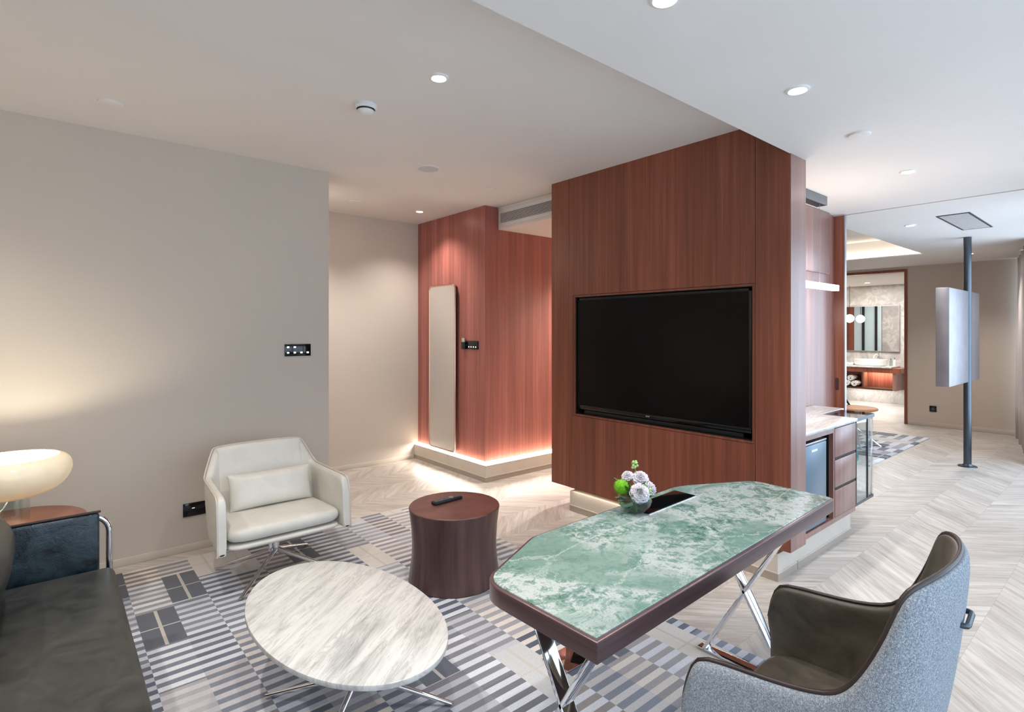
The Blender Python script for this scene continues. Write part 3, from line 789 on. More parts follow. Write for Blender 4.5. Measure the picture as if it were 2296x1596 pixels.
for X, zb in ((1.215, .0145), (2.35, .0145)):
    for (y0, y1) in ((.985, 1.372), (1.372, .985)):
        y0b, y1b = (y0, y1)
        obj('leg', MB().bar((X, y0b, Z0), (X, y1b, zb + .008), .055, .014, up=(0, .87, .5), bev=.002), 'chrome', desk)
    obj('foot_bar', MB().box(X - .0275, X + .0275, .955, 1.40, zb, zb + .012, .002), 'chrome', desk)
obj('stretcher', MB().box(1.215, 2.35, 1.172, 1.186, .345, .365, .002), 'chrome', desk) if False else None

# vase and flowers
vx, vy = 1.855, 1.405
t = thing('glass_bowl', 'round clear glass bowl of flowers on the green desk', 'vase', (vx, vy, Z1))
obj('bowl', MB().lathe([(0, .001), (.030, .001), (.052, .014), (.066, .034), (.070, .052), (.066, .070), (.060, .080), (.0575, .080), (.063, .069), (.067, .052), (.063, .035), (.050, .018), (.030, .006), (0, .006)], (vx, vy, Z1), 48), 'glass_vase', t)
st = MB()
for k in range(12):
    a = random.random() * 6.28; r0 = random.uniform(.01, .035); a2 = a + 2.2
    st.tube([(vx + r0 * cos(a), vy + r0 * sin(a), Z1 + .008), (vx + .01 * cos(a2), vy + .01 * sin(a2), Z1 + .045), (vx + .03 * cos(a2), vy + .03 * sin(a2), Z1 + .085)], .0025, 6)
o = obj('flower_stems', st, 'leaf', t)
lf = MB()
for k in range(26):
    a = random.random() * 6.28; r0 = random.uniform(.02, .055); z = Z1 + random.uniform(.05, .115)
    m = Matrix.Translation((vx + r0 * cos(a), vy + r0 * sin(a), z)) @ Matrix.Rotation(a, 4, 'Z') @ Matrix.Rotation(random.uniform(-1.2, .3), 4, 'Y')
    rows = []
    for i in range(5):
        s = i / 4; w_ = .011 * sin(PI * min(.98, s * .9 + .08))
        rows.append([m @ Vector((s * .04, j * w_, -.012 * s * s - .003 * abs(j))) for j in (-1, 0, 1)])
    lf.grid(rows)
leaves = obj('foliage', lf, 'leaf', t, solid=.0006); leaves['kind'] = 'stuff'
def ruffle(c, nrm, R, lab, mat='petal', heart=True):
    c = Vector(c); q = Vector(nrm).normalized().to_track_quat('Z', 'Y').to_matrix().to_4x4()
    m0 = Matrix.Translation(c) @ q; b = MB(); rnd = random.Random(int(R * 1e5))
    for layer, (n, rr, tilt) in enumerate(((8, 1.0, -.35), (8, .93, .0), (7, .80, .35), (6, .64, .7), (5, .46, 1.0), (4, .28, 1.25))):
        for k in range(n):
            a = 2 * PI * k / n + layer * .43; hw = 1.25 * PI / n; L = R * rr
            rows = []
            for i in range(7):
                s = i / 6; r = []
                for j in range(13):
                    u = j / 6 - 1                                   # -1..1 across the petal
                    edge = 1 - .16 * u * u - (.05 * (j % 2) if i == 6 else 0)
                    rad = L * (.10 + .90 * s) * (edge if i > 3 else 1)
                    lift = tilt * s * L * .62 + .10 * R * s ** 3 * sin(j * 1.9 + k * 2.3 + layer) + .10 * R * (u * u) * s + .05 * R * layer
                    ang = u * hw * (.55 + .45 * s)
                    r.append(m0 @ (Matrix.Rotation(a, 4, 'Z') @ Vector((rad * cos(ang) * (1 - .35 * max(0, tilt) * s), rad * sin(ang), lift - .10 * R))))
                rows.append(r)
            b.grid(rows)
    t = thing('white_flower', lab, 'flower', c, 'white flowers in the bowl')
    obj('petals', b, mat, t, sharp=None, solid=.0006)
    if heart: obj('heart', MB().ball(c + Vector(nrm).normalized() * R * .30, R * .10, n=12), 'heart', t)
    obj('stem', MB().tube([c - Vector(nrm).normalized() * R * .1, (vx + (c.x - vx) * .3, vy + (c.y - vy) * .3, Z1 + .05)], .003, 6), 'leaf', t)
    return t
# camera-facing side of the bowl is towards (-.72,-.55)
ruffle((vx - .032, vy - .050, Z1 + .095), (-.62, -.62, .35), .043, 'large white ruffled flower at the front of the glass bowl')
ruffle((vx + .022, vy - .012, Z1 + .142), (-.35, -.40, .7), .038, 'white ruffled flower at the top right of the bouquet')
ruffle((vx - .010, vy + .032, Z1 + .148), (-.45, .0, .8), .028, 'smaller white flower at the top left of the bouquet')
ruffle((vx + .045, vy - .048, Z1 + .098), (.35, -.85, .25), .036, 'white flower drooping over the right side of the bowl')
def pompom(c, R):
    t = thing('green_flower', 'bright lime green pompom flower at the left of the bouquet', 'flower', c)
    b = MB(); b.ball(c, R * .78, n=16); c = Vector(c)
    for k in range(420):
        z = 1 - 2 * (k + .5) / 420; a = k * 2.39996; r = math.sqrt(1 - z * z); d_ = Vector((r * cos(a), r * sin(a), z))
        s = d_.cross(Vector((.3, .5, .8))).normalized() * .0022; e = d_.cross(s).normalized() * .0022
        tip = c + d_ * R * random.uniform(1.0, 1.18); bs = c + d_ * R * .6
        bb = bmesh.new(); v = [bb.verts.new(bs + s), bb.verts.new(bs - s * .5 + e), bb.verts.new(bs - s * .5 - e), bb.verts.new(tip)]
        bb.faces.new((v[0], v[1], v[3])); bb.faces.new((v[1], v[2], v[3])); bb.faces.new((v[2], v[0], v[3])); b._add(bb)
    obj('florets', b, 'lime', t, sharp=None)
    obj('stem', MB().tube([c, (vx - .01, vy + .01, Z1 + .05)], .003, 6), 'leaf', t)
pompom((vx - .050, vy + .030, Z1 + .106), .031)
def sprig(c, lab, n, R):
    t = thing('bud_sprig', lab, 'flower', c); b = MB(); c = Vector(c)
    for k in range(n):
        b.ball(c + Vector((random.uniform(-1, 1) * R * .6, random.uniform(-1, 1) * R * .6, random.uniform(-1, 1) * R)), R * .36, n=8)
    obj('buds', b, 'bud', t, sharp=None); obj('stem', MB().tube([c, (vx, vy, Z1 + .06)], .002, 6), 'leaf', t)
sprig((vx + .020, vy + .012, Z1 + .190), 'pale green bud sprig standing at the top of the bouquet', 14, .016)
sprig((vx + .012, vy - .062, Z1 + .105), 'pale green bud sprig between the front and right white flowers', 12, .016)

# ================================================================ SIDE TABLE (drum) + REMOTE
sx_, sy_, sh = 1.872, 2.752, .452
t = thing('drum_side_table', 'round dark bronze drum side table on the rug', 'side table', (sx_, sy_, .0145))
prof = [(0, .0145), (.27, .0145), (.274, .02), (.262, .10), (.254, .18), (.253, .25), (.258, .34), (.268, .42), (.272, sh - .006), (.270, sh - .002)]
obj('drum', MB().lathe(prof, (sx_, sy_, 0), 96), 'bronze', t)
obj('top', MB().lathe([(0, sh), (.268, sh), (.271, sh - .003), (.268, sh - .006), (0, sh - .006)], (sx_, sy_, 0), 96), 'bronze_top', t)
p0 = Vector((1.765, 2.823, sh)); p1 = Vector((1.972, 2.832, sh))
t = thing('remote_control', 'black television remote with grey buttons on the drum side table', 'remote control', tuple((p0 + p1) / 2))
obj('case', MB().bar(p0 + Vector((0, 0, .010)), p1 + Vector((0, 0, .010)), .044, .018, bev=.005), 'black', t)
dv = (p1 - p0).normalized(); sv = Vector((-dv.y, dv.x, 0))
obj('face', MB().bar(p0 + dv * .006 + Vector((0, 0, .0195)), p1 - dv * .006 + Vector((0, 0, .0195)), .036, .002), 'gunmetal', t)
for i in range(9):
    for j in (-1, 0, 1):
        if i in (5, 6): continue
        c = p0 + dv * (.018 + i * .021) + sv * j * .011 + Vector((0, 0, .0205))
        obj('key', MB().bar(c - dv * .005, c + dv * .005, .007, .003), 'grey_metal', t)
c = p0 + dv * .1335 + Vector((0, 0, .020)); obj('dial', MB().cyl(c, .015, .003, 24), 'steel', t)

# ================================================================ COFFEE TABLE
cx, cy = .90, 2.12
t = thing('coffee_table', 'oval white marble coffee table on crossed chrome legs', 'coffee table', (cx, cy, .0145))
el = []
for k in range(96):
    a = 2 * PI * k / 96
    ex = (abs(cos(a)) ** .97) * (1 if cos(a) > 0 else -1) * .326; ey = (abs(sin(a)) ** .97) * (1 if sin(a) > 0 else -1) * .557
    th = math.radians(2); el.append((cx + ex * cos(th) - ey * sin(th), cy + ex * sin(th) + ey * cos(th)))
obj('marble_top', MB().prism(el, .361, .380, .003, 2), 'marble', t)
hx, hy, hz = .945, 2.065, .135
b = MB(); b.cyl((hx, hy, hz - .02), .022, .236 + .0, 24); b.cyl((hx, hy, .352), .11, .0085, 32)
obj('column', b, 'chrome', t)
for dx, dy in ((.275, -.252), (-.275, -.252), (-.275, .27), (.275, .27)):
    e = Vector((hx + dx, hy + dy, .023)); s = Vector((hx, hy, hz))
    obj('leg', MB().tube([s, s.lerp(e, .5), e], .014, 14, r2=.0085), 'chrome', t)

# ================================================================ UPHOLSTERED SHELL CHAIRS
def shell(P, thick, nz, frame, zc=None, bulge=0.0):
    """P: list of (a,b,zr, ab,bb,zb): rim & bottom plan points. Returns outer rows / inner rows (rim first)."""
    def T(a, b_, z): return frame(a, b_, z)
    n = len(P); outer = []; inner = []
    # plan normals (outward)
    def nrm(i, k):
        p = Vector((P[max(0, i - 1)][k], P[max(0, i - 1)][k + 1])); q = Vector((P[min(n - 1, i + 1)][k], P[min(n - 1, i + 1)][k + 1]))
        d_ = (q - p).normalized(); return Vector((d_.y, -d_.x))
    for r in range(nz + 1):
        s = r / nz; ro = []; ri = []
        for i, (a, b_, zr, ab, bb, zb) in enumerate(P):
            x = a + (ab - a) * s; y = b_ + (bb - b_) * s; z = zr + (zb - zr) * s
            N1 = nrm(i, 0); N2 = nrm(i, 3); N = (N1 * (1 - s) + N2 * s).normalized()
            bl = bulge * sin(PI * s)
            ro.append((x + N.x * bl, y + N.y * bl, z)); ri.append((x - N.x * (thick - bl), y - N.y * (thick - bl), z))
        outer.append(ro); inner.append(ri)
    return [[T(*p) for p in r] for r in outer], [[T(*p) for p in r] for r in inner]
def mid(a, b, zup=0.0): return [tuple((Vector(p) + Vector(q)) / 2 + Vector((0, 0, zup))) for p, q in zip(a, b)]
def cushion_box(mb, c, lx, ly, h, frame, n=14, puff=.012, pw=5.0, taper=1.0):
    """superellipse cushion, c=(a,b,z bottom)"""
    rows = []; m = 40
    prof = [(0.0, .0), (.86, .0), (.955, .10), (1.0, .34), (1.0, .66), (.955, .90), (.86, 1.0), (.5, 1.0 + puff * 7), (.2, 1.0 + puff * 12), (0.0, 1.0 + puff * 13)]
    for r_, z in prof:
        row = []
        for k in range(m + 1):
            t_ = 2 * PI * k / m; ct, st_ = cos(t_), sin(t_)
            x = (abs(ct) ** (2 / pw)) * (1 if ct >= 0 else -1); y = (abs(st_) ** (2 / pw)) * (1 if st_ >= 0 else -1)
            tp = 1 - (1 - taper) * (1 - y) / 2
            row.append(frame(c[0] + x * r_ * lx / 2 * tp, c[1] + y * r_ * ly / 2, c[2] + z * h))
        rows.append(row)
    mb.grid(rows); bmesh.ops.remove_doubles(mb.bm, verts=mb.bm.verts, dist=1e-5)
    bmesh.ops.recalc_face_normals(mb.bm, faces=mb.bm.faces)

# --- desk chair : origin, forward f, lateral l
O = Vector((1.60, .55, 0)); f = Vector((-.077, .997, 0)); l = Vector((.997, .077, 0))
def F1(a, b_, z): v = O + l * a + f * b_; return (v.x, v.y, z)
half = [(.315, .285, .530, .300, .27, .395), (.312, .262, .625, .300, .25, .39), (.308, .235, .650, .298, .22, .385), (.303, .12, .655, .292, .12, .38), (.300, .02, .664, .288, .03, .375), (.300, -.05, .680, .284, -.03, .37),
        (.297, -.09, .705, .278, -.075, .37), (.290, -.130, .77, .265, -.11, .37), (.280, -.165, .850, .245, -.14, .37), (.268, -.188, .915, .22, -.158, .37), (.250, -.206, .945, .19, -.174, .37), (.215, -.229, .956, .16, -.170, .37), (.15, -.252, .964, .11, -.175, .37), (.07, -.267, .968, .05, -.179, .37), (0, -.271, .969, 0, -.180, .37)]
P = [(-a, b_, zr, -ab, bb, zb) for a, b_, zr, ab, bb, zb in half] + list(reversed(half[:-1]))
P = list(reversed(P))
out, inn = shell(P, .040, 6, F1, bulge=.012)
test = Vector(out[0][13]) - Vector(inn[0][13])
if test.dot(f) > 0:   # normals pointed inwards: flip
    P = list(reversed(P)); out, inn = shell(P, .040, 6, F1, bulge=.012)
ch = thing('desk_chair', 'grey tweed armchair with dark leather inside at the desk', 'chair', (1.60, .55, 0))
rim = mid(out[0], inn[0], .006)
obj('outer_shell', MB().grid([rim] + out), 'tweed', ch, sharp=None, sub=2, solid=.003)
b = MB(); b.grid([rim] + inn)
for side in (0, -1): b.grid([[out[r][side], inn[r][side]] for r in range(7)])
bmesh.ops.remove_doubles(b.bm, verts=b.bm.verts, dist=1e-5); bmesh.ops.recalc_face_normals(b.bm, faces=b.bm.faces)
obj('leather_lining', b, 'brown_leather', ch, sharp=None, sub=2, solid=.003)
b = MB(); fpath = [Vector(p) + Vector((0, 0, .003)) for p in rim]
# extend the piping down both arm fronts
def front(side): return [tuple((Vector(out[r][side]) + Vector(inn[r][side])) / 2) for r in range(1, 7)]
path = list(reversed(front(0))) + [tuple(p) for p in fpath] + front(-1)
obj('piping', MB().tube(path, .0065, 8), 'piping', ch, sub=1)
b = MB(); cushion_box(b, (0, .045, .375), .535, .44, .085, F1, pw=6)
obj('seat', b, 'brown_leather', ch, sharp=None, sub=1)
obj('seat_pan', MB().prism([F1(-.26, .22, 0)[:2], F1(.26, .22, 0)[:2], F1(.26, -.13, 0)[:2], F1(-.26, -.13, 0)[:2]], .345, .378, .01), 'black', ch)
b = MB(); b.cyl((1.60, .55, .06), .028, .29, 24); obj('column', b, 'chrome', ch)
for k in range(4):
    a = PI / 4 + k * PI / 2; e = F1(.30 * cos(a), .30 * sin(a), .026)
    obj('leg', MB().tube([(1.60, .55, .085), e], .016, 12, r2=.011), 'chrome', ch)
hb = [F1(-.045, -.236, .835), F1(-.045, -.262, .835), F1(-.042, -.267, .835), F1(-.034, -.269, .835), F1(.034, -.269, .835), F1(.042, -.267, .835), F1(.045, -.262, .835), F1(.045, -.236, .835)]
obj('pull_handle', MB().tube(hb, .0065, 10), 'gunmetal', ch)
seam = [F1(.0, -.2625 + .088 * s - .012 * sin(PI * s) - .0025,   .95 - .57 * s) for s in [k / 12 for k in range(1, 13)]]
obj('seam', MB().tube(seam, .002, 6), 'gunmetal', ch)

# --- cream armchair (faces -Y)
O2 = Vector((1.072, 3.60, 0))
def F2(a, b_, z): return (O2.x + a, O2.y - b_, z)
half = [(.376, .318, .275, .376, .31, .272), (.376, .310, .40, .376, .30, .272), (.376, .300, .50, .375, .29, .27), (.374, .285, .565, .374, .28, .27), (.372, .262, .582, .37, .25, .27), (.365, .14, .583, .362, .13, .262), (.358, .0, .586, .352, .0, .256), (.350, -.15, .590, .342, -.08, .25), (.346, -.185, .593, .335, -.10, .25), (.335, -.215, .615, .32, -.12, .25),
        (.300, -.262, .700, .285, -.135, .25), (.280, -.286, .742, .265, -.14, .25), (.270, -.293, .756, .255, -.142, .25), (.13, -.303, .760, .12, -.15, .25), (0, -.306, .761, 0, -.15, .25)]
P = [(-a, b_, zr, -ab, bb, zb) for a, b_, zr, ab, bb, zb in half] + list(reversed(half[:-1]))
out, inn = shell(P, .046, 6, F2, bulge=.004)
if (Vector(out[0][14]) - Vector(inn[0][14])).y < 0:
    P = list(reversed(P)); out, inn = shell(P, .046, 6, F2, bulge=.004)
ac = thing('armchair', 'cream leather armchair with chrome cross base against the left wall', 'armchair', (1.072, 3.6, .0145))
rim = mid(out[0], inn[0], .005)
b = MB(); b.grid(list(reversed(out)) + [rim] + inn)
for side in (0, -1):
    b.grid([[out[r][side], tuple((Vector(out[r][side]) + Vector(inn[r][side])) / 2 + Vector((0, -.004, 0))), inn[r][side]] for r in range(7)])
    b.grid([[out[0][side], rim[side]], [tuple((Vector(out[0][side]) + Vector(inn[0][side])) / 2 + Vector((0, -.004, 0))), rim[side]]]) if False else None
b.grid([out[-1], inn[-1]])
bmesh.ops.remove_doubles(b.bm, verts=b.bm.verts, dist=1e-5); bmesh.ops.recalc_face_normals(b.bm, faces=b.bm.faces)
obj('shell', b, 'cream_leather', ac, sharp=None, sub=2, solid=.002)
path = [out[r][0] for r in range(6, 0, -1)] + [tuple(Vector(p) + Vector((0, 0, .003))) for p in out[0]] + [out[r][-1] for r in range(1, 7)]
obj('piping', MB().tube(path, .0055, 8), 'cream_piping', ac, sub=1)
b = MB(); cushion_box(b, (0, .075, .315), .665, .49, .085, F2, pw=7, puff=.004, taper=.86)
obj('seat_cushion', b, 'cream_leather', ac, sharp=None, sub=1)
b = MB(); cushion_box(b, (0, .08, .275), .655, .47, .036, F2, pw=8, puff=0, taper=.86)
obj('seat_base', b, 'cream_leather', ac, sharp=None, sub=1)
hub = (1.078, 3.545)
b = MB(); b.cyl((hub[0], hub[1], .13), .018, .15, 24); b.cyl((hub[0] - .03, hub[1] + .01, .14), .012, .14, 16); b.cyl((hub[0], hub[1], .262), .12, .015, 32)
obj('column', b, 'chrome', ac)
for ex, ey in ((.803, 3.269), (.789, 3.79), (1.362, 3.812), (1.366, 3.29)):
    obj('leg', MB().tube([(hub[0], hub[1], .150), ((hub[0] + ex) / 2, (hub[1] + ey) / 2, .088), (ex, ey, .0245)], .0165, 14, r2=.009), 'chrome', ac)
# lumbar cushion (a thing of its own)
def pillow(c, w, h, d, rx, lab, mat, name='cushion', rz=0.0, seed=1):
    rnd = random.Random(seed); n = 16; b = MB()
    m = Matrix.Translation(c) @ Matrix.Rotation(rz, 4, 'Z') @ Matrix.Rotation(rx, 4, 'X')
    for sgn in (1, -1):
        rows = []
        for i in range(n + 1):
            r = []
            for j in range(n + 1):
                u = 2 * i / n - 1; v = 2 * j / n - 1
                th = ((1 - u ** 4) * (1 - v ** 4)) ** .55
                pin = 1 - .05 * (1 - v * v) * abs(u) ** 3 ; pin2 = 1 - .07 * (1 - u * u) * abs(v) ** 3
                r.append(m @ Vector((u * w / 2 * pin, sgn * th * d / 2, v * h / 2 * pin2)))
            rows.append(r)
        b.grid(rows)
    bmesh.ops.remove_doubles(b.bm, verts=b.bm.verts, dist=1e-5); bmesh.ops.recalc_face_normals(b.bm, faces=b.bm.faces)
    return tag(obj(name, b, mat, sharp=None, sub=1, origin=tuple(c)), lab, 'cushion')
pillow(Vector((1.085, 3.665, .505)), .53, .235, .13, -.25, 'cream leather lumbar cushion on the cream armchair', 'cream_leather')

# ================================================================ SOFA
so = thing('sofa', 'black leather sofa with chrome tube frame at the left edge', 'sofa', (-.15, 2.2, .0145))
b = MB(); b.box(-.72, .232, 1.05, 3.12, .30, .425, .035, 5)
obj('seat_cushion', b, 'black_leather', so, sub=0)
obj('seat_frame', MB().box(-.74, .20, 1.03, 3.14, .245, .30, .006), 'black', so)
obj('arm_panel', MB().box(-.72, .178, 3.135, 3.175, .32, .668, .016, 4), 'arm_leather', so)
obj('arm_welt', MB().tube([(-.72, 3.14, .668), (.182, 3.14, .673)], .0055, 8), 'piping', so)
obj('arm_panel', MB().box(-.72, .178, .99, 1.03, .32, .668, .016, 4), 'arm_leather', so)
def arm_tube(y):
    p = [(-.70, y, .655), (.13, y, .655)]
    for k in range(1, 9):
        a = PI / 2 * k / 8; p.append((.13 + .085 * sin(a), y, .57 + .085 * cos(a)))
    p += [(.215, y, .06), ]
    for k in range(1, 6):
        a = PI / 2 * k / 5; p.append((.175 + .04 * cos(a), y, .06 - .032 * sin(a)))
    p += [(-.70, y, .028)]
    return p
obj('frame_tube', MB().tube(arm_tube(3.165), .0135, 14), 'chrome', so)
obj('frame_tube', MB().tube(arm_tube(1.0), .0135, 14), 'chrome', so)
b = MB(); b.box(-.86, -.60, 1.05, 3.12, .30, .80, .05, 5)
obj('backrest', b, 'black_leather', so)
pillow(Vector((-.215, 2.72, .61)), .62, .36, .20, .28, 'black leather back cushion at the left edge of the sofa', 'black_leather', 'cushion', PI / 2, 3)

# ================================================================ LAMP AND ITS TABLE
lx, ly = -.15, 3.74
t = thing('side_table', 'round brown side table behind the sofa arm, under the lamp', 'side table', (lx, ly, 0))
obj('top', MB().lathe([(0, .505), (.30, .505), (.308, .510), (.308, .522), (.30, .527), (0, .527)], (lx, ly, 0), 64), plain('light_brown_top', rgb(168, 116, 96), .4), t)
obj('leg', MB().cyl((lx, ly, .02), .03, .485, 24), 'wood_dark', t)
obj('foot', MB().lathe([(0, .0145), (.2, .0145), (.2, .022), (.03, .035), (0, .035)], (lx, ly, 0), 48), 'wood_dark', t)
t = thing('table_lamp', 'table lamp with wide glowing opal glass shade on a clear glass base', 'lamp', (lx, ly, .527))
obj('shade', MB().lathe([(.195, .862), (.222, .856), (.243, .832), (.252, .797), (.245, .758), (.218, .715), (.17, .682), (.11, .664), (.04, .657), (.04, .662), (.11, .669), (.167, .687), (.213, .719), (.239, .759), (.246, .797), (.238, .829), (.219, .851), (.195, .858), (.195, .862)], (lx, ly, 0), 96), 'shade', t, sharp=None, sub=1)
obj('glass_base', MB().lathe([(.078, .528), (.078, .672), (.0765, .672), (.0765, .528)], (lx, ly, 0), 48), 'glass', t)
obj('glass_tube', MB().lathe([(.05, .528), (.05, .66), (.0485, .66), (.0485, .528)], (lx, ly, 0), 48), 'glass', t)
obj('cord', MB().tube([(lx, ly, .66), (lx - .02, ly - .02, .62), (lx - .07, ly - .05, .56), (lx - .14, ly - .1, .53)], .003, 8), 'white', t)
obj('bulb', MB().ball((lx, ly, .715), .03, n=20), emit('bulb_glow', rgb(255, 238, 205), 12), t)
pl = bpy.data.lights.new('lamp_bulb', 'POINT'); pl.energy = 9; pl.color = (1, .90, .72); pl.shadow_soft_size = .035
o = bpy.data.objects.new('lamp_bulb', pl); COL.objects.link(o); o.location = (lx, ly, .775)

# ================================================================ BEDROOM AND BATHROOM
bx, by = 8.0, 2.55
t = thing('bedroom_chair', 'tan round-seated chair with black tube back and chrome legs in the bedroom', 'chair', (bx, by, .0125))
obj('seat', MB().lathe([(0, .47), (.2, .47), (.245, .485), (.25, .5), (.24, .512), (.15, .516), (0, .515)], (bx, by, 0), 48), 'tan', t)
hoop = [(bx + .22 * cos(a), by + .22 * sin(a), .50 + .25 * math.sin(s * PI)) for s, a in [(k / 16, .6 + 2.1 * k / 16) for k in range(17)]]
obj('back_hoop', MB().tube(hoop, .012, 10), 'black', t)
obj('column', MB().cyl((bx, by, .22), .022, .25, 20), 'chrome', t)
for k in range(4):
    a = .5 + k * PI / 2; obj('leg', MB().tube([(bx, by, .25), (bx + .28 * cos(a), by + .28 * sin(a), .022)], .012, 10), 'chrome', t)
# vanity
struct('trim_7', MB().box(13.27, 13.30, 1.42, 5.25, 0, .30), 'bath_floor')
area('vanity_floor_wash', (13.1, 3.9, .30), (0, 0, 0), .1, .9, 1.8, (1, .95, .88))
t = thing('vanity_unit', 'bathroom vanity with stone top, red wood frame and glowing open shelf', 'vanity', (13.0, 3.85, .31))
obj('stone_top', MB().box(12.74, 13.30, 3.43, 4.9, .755, .785, .003), 'marble_counter', t)
obj('apron', MB().box(12.76, 13.29, 3.28, 4.9, .66, .755), 'wood', t)
obj('shelf', MB().box(12.78, 13.29, 3.42, 4.9, .31, .34), 'wood_dark', t)
obj('shelf_back', MB().box(13.27, 13.29, 3.42, 4.9, .34, .66), 'wood_hall', t)
obj('side_panel', MB().box(12.78, 13.27, 3.36, 3.42, .31, .66), 'wood_soft', t)
obj('side_panel', MB().box(13.0, 13.27, 4.0, 4.03, .34, .66), 'wood_soft', t)
area('vanity_led', (13.18, 3.72, .655), (0, 0, 0), .05, .5, 2.5, (1, .75, .5))
t = thing('wash_basin', 'oval white vessel basin on the bathroom counter', 'basin', (13.0, 3.87, .786))
obj('bowl', MB().lathe([(0, 0), (.23, 0), (.255, .012), (.265, .05), (.272, .128), (.258, .130), (.25, .05), (.22, .025), (0, .02)], (13.0, 3.87, .786), 48, sx=.72, sy=1.1), 'ceramic', t)
t = thing('basin_tap', 'chrome basin tap rising behind the white basin', 'tap', (13.22, 3.79, .786))
obj('body', MB().cyl((13.22, 3.79, .786), .022, .22, 20), 'chrome', t)
obj('spout', MB().tube([(13.22, 3.79, .96), (13.15, 3.80, 1.01), (13.06, 3.82, .99), (13.04, 3.82, .95)], .014, 10), 'chrome', t)
obj('handle', MB().tube([(13.22, 3.79, 1.01), (13.20, 3.74, 1.05)], .01, 8), 'chrome', t)
for (y, h, lab) in ((3.470, .15, 'white soap dispenser right of the basin, nearer the door jamb'), (3.535, .13, 'clear soap dispenser just right of the basin')):
    t = thing('soap_dispenser', lab, 'soap dispenser', (13.1, y, .786))
    obj('bottle', MB().lathe([(0, 0), (.024, 0), (.026, .01), (.026, h * .75), (.01, h * .85), (.01, h * .9), (0, h * .9)], (13.1, y, .786), 20), 'ceramic' if y < 3.5 else 'glass_vase', t)
    obj('pump', MB().tube([(13.1, y, .786 + h * .88), (13.1, y, .786 + h * 1.15), (13.07, y, .786 + h * 1.15)], .005, 8), 'black', t)
for k, (y, lab) in enumerate(((4.33, 'folded white hand towel at the left end of the bathroom counter'), (4.22, 'folded white hand towel next to the basin'))):
    b = MB(); b.box(12.93, 13.1, y - .045, y + .045, .786, .83, .015, 3); tag(obj('hand_towel', b, 'towel', origin=(13.0, y, .786)), lab, 'towel', 'folded towels on the bathroom counter')
def towel(c, r, L, lab):
    b = MB(); pts = []
    sp_ = [(r * (.25 + .75 * k / 60) * cos(k / 60 * 5 * PI), r * (.25 + .75 * k / 60) * sin(k / 60 * 5 * PI)) for k in range(61)]
    rows = [[(c[0] + xx, c[1] + p[0], c[2] + r + p[1]) for p in sp_] for xx in (-L / 2, L / 2)]
    b.grid(rows)
    return tag(obj('rolled_towel', b, 'towel', sharp=None, solid=.012, origin=tuple(c)), lab, 'towel', 'rolled towels on the vanity shelf')
towel((12.98, 4.25, .346), .062, .36, 'rolled white towel at the left of the vanity shelf')
towel((12.98, 4.105, .346), .06, .36, 'rolled white towel at the right of the vanity shelf')
towel((12.98, 4.178, .462), .058, .36, 'rolled white towel lying on top of the other two')
t = thing('bathroom_mirror', 'wide rectangular mirror above the basin', 'mirror', (13.28, 3.95, 1.08))
obj('mirror_glass', MB().box(13.275, 13.298, 3.44, 4.95, 1.085, 2.02), 'mirror', t)
obj('frame', MB().box(13.27, 13.299, 3.43, 4.95, 1.07, 1.085).box(13.27, 13.299, 3.43, 4.95, 2.02, 2.035).box(13.27, 13.299, 3.43, 3.44, 1.085, 2.02), 'steel', t)
t = thing('globe_lamp', 'glowing opal globe lamp hanging before the bathroom mirror', 'lamp', (12.95, 4.24, 1.765))
obj('globe', MB().ball((12.95, 4.24, 1.765), .085, n=32), 'globe', t)
obj('stem', MB().tube([(12.95, 4.24, 1.85), (12.95, 4.24, 2.459)], .005, 8), 'black', t)
# things mirrored from the doorway side of the bathroom
t = thing('shower_screen', 'frosted shower screen with black frames, seen in the bathroom mirror', 'shower screen', (10.8, 4.55, 0))
obj('glass_panel', MB().box(10.79, 10.80, 4.45, 5.05, .02, 2.3), 'frost', t)
for y in (4.56, 4.84): obj('frame_post', MB().box(10.80, 10.83, y - .025, y + .025, .0, 2.35), 'black', t)
struct('trim_4', MB().box(10.78, 10.80, 5.05, 5.25, 0, 2.45), 'wood')
struct('trim_6', MB().box(10.70, 10.79, 3.72, 4.44, 0, 2.45), 'stone')
area('bath_fill', (12.0, 3.6, 2.44), (0, 0, 0), 1.6, 1.8, 45, (1, .97, .94))

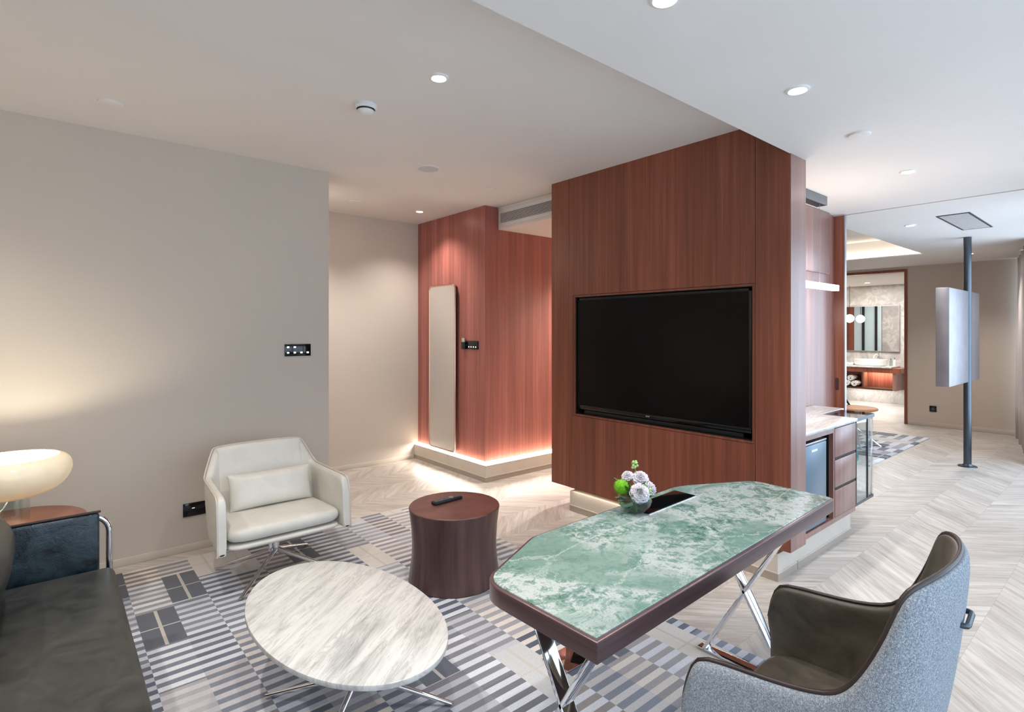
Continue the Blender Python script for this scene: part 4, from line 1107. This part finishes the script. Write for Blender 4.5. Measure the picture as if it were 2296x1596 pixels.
# ceiling tray cove strips (light hidden in the real cove)
cv = MB(); cv.box(TX1 - .03, TX1 - .01, TY0 + .05, TY1 - .05, LC + .02, LC + .035)
cv.box(TX0 + .05, TX1 - .05, TY0 + .01, TY0 + .03, LC + .02, LC + .035)
tr = MB(); tr.box(TX1 - .07, TX1, TY0, TY1, LC, LC + .015); tr.box(TX0, TX1 - .07, TY0, TY0 + .07, LC, LC + .015)
o = struct('trim_5', tr, 'ceiling'); obj('led_strip', cv, 'led', o)
area('cove_far', (TX1 - .04, (TY0 + TY1) / 2, LC + .04), (0, math.radians(-140), 0), .05, 2.7, 1.6, (1, .88, .70))
area('cove_near', ((TX0 + TX1) / 2, TY0 + .04, LC + .04), (math.radians(-140), 0, 0), 2.9, .05, 1.2, (1, .88, .70))

# ================================================================ DAYLIGHT
for i, (a, c) in enumerate(zip(posts, posts[1:])):
    p = wpos((a + c) / 2, .35)
    w_ = (c - a)
    area('daylight', (p.x, p.y, 1.35), (PI / 2, 0, WA), w_, 2.1, 14.5 if i < 4 else 26, (.70, .85, 1.0))
w = bpy.data.worlds.new('World'); bpy.context.scene.world = w; w.use_nodes = True
bg = w.node_tree.nodes['Background']; bg.inputs[0].default_value = (.72, .85, 1, 1); bg.inputs[1].default_value = .6

# ================================================================ CAMERA
F = 1228.0
cam = bpy.data.cameras.new('camera'); cam.sensor_width = 36; cam.sensor_fit = 'HORIZONTAL'
cam.lens = F / 2296 * 36; cam.shift_x = 0; cam.shift_y = -(798 - 742) / 2296; cam.clip_start = .05
co = bpy.data.objects.new('camera', cam); COL.objects.link(co)
A = math.atan((2600 - 1148) / F)
co.location = (0, 0, 1.5); co.rotation_euler = (PI / 2, 0, A - PI / 2)
sc = bpy.context.scene; sc.camera = co
sc.view_settings.view_transform = 'Standard'; sc.view_settings.look = 'None'
sc.view_settings.exposure = 0.78; sc.view_settings.gamma = 1; sc.view_settings.use_curve_mapping = False
sc.cycles.max_bounces = 8; sc.cycles.diffuse_bounces = 5; sc.cycles.glossy_bounces = 4
sc.cycles.transparent_max_bounces = 12; sc.cycles.sample_clamp_indirect = 4.0
sc.cycles.use_denoising = True; sc.cycles.caustics_reflective = False; sc.cycles.caustics_refractive = False
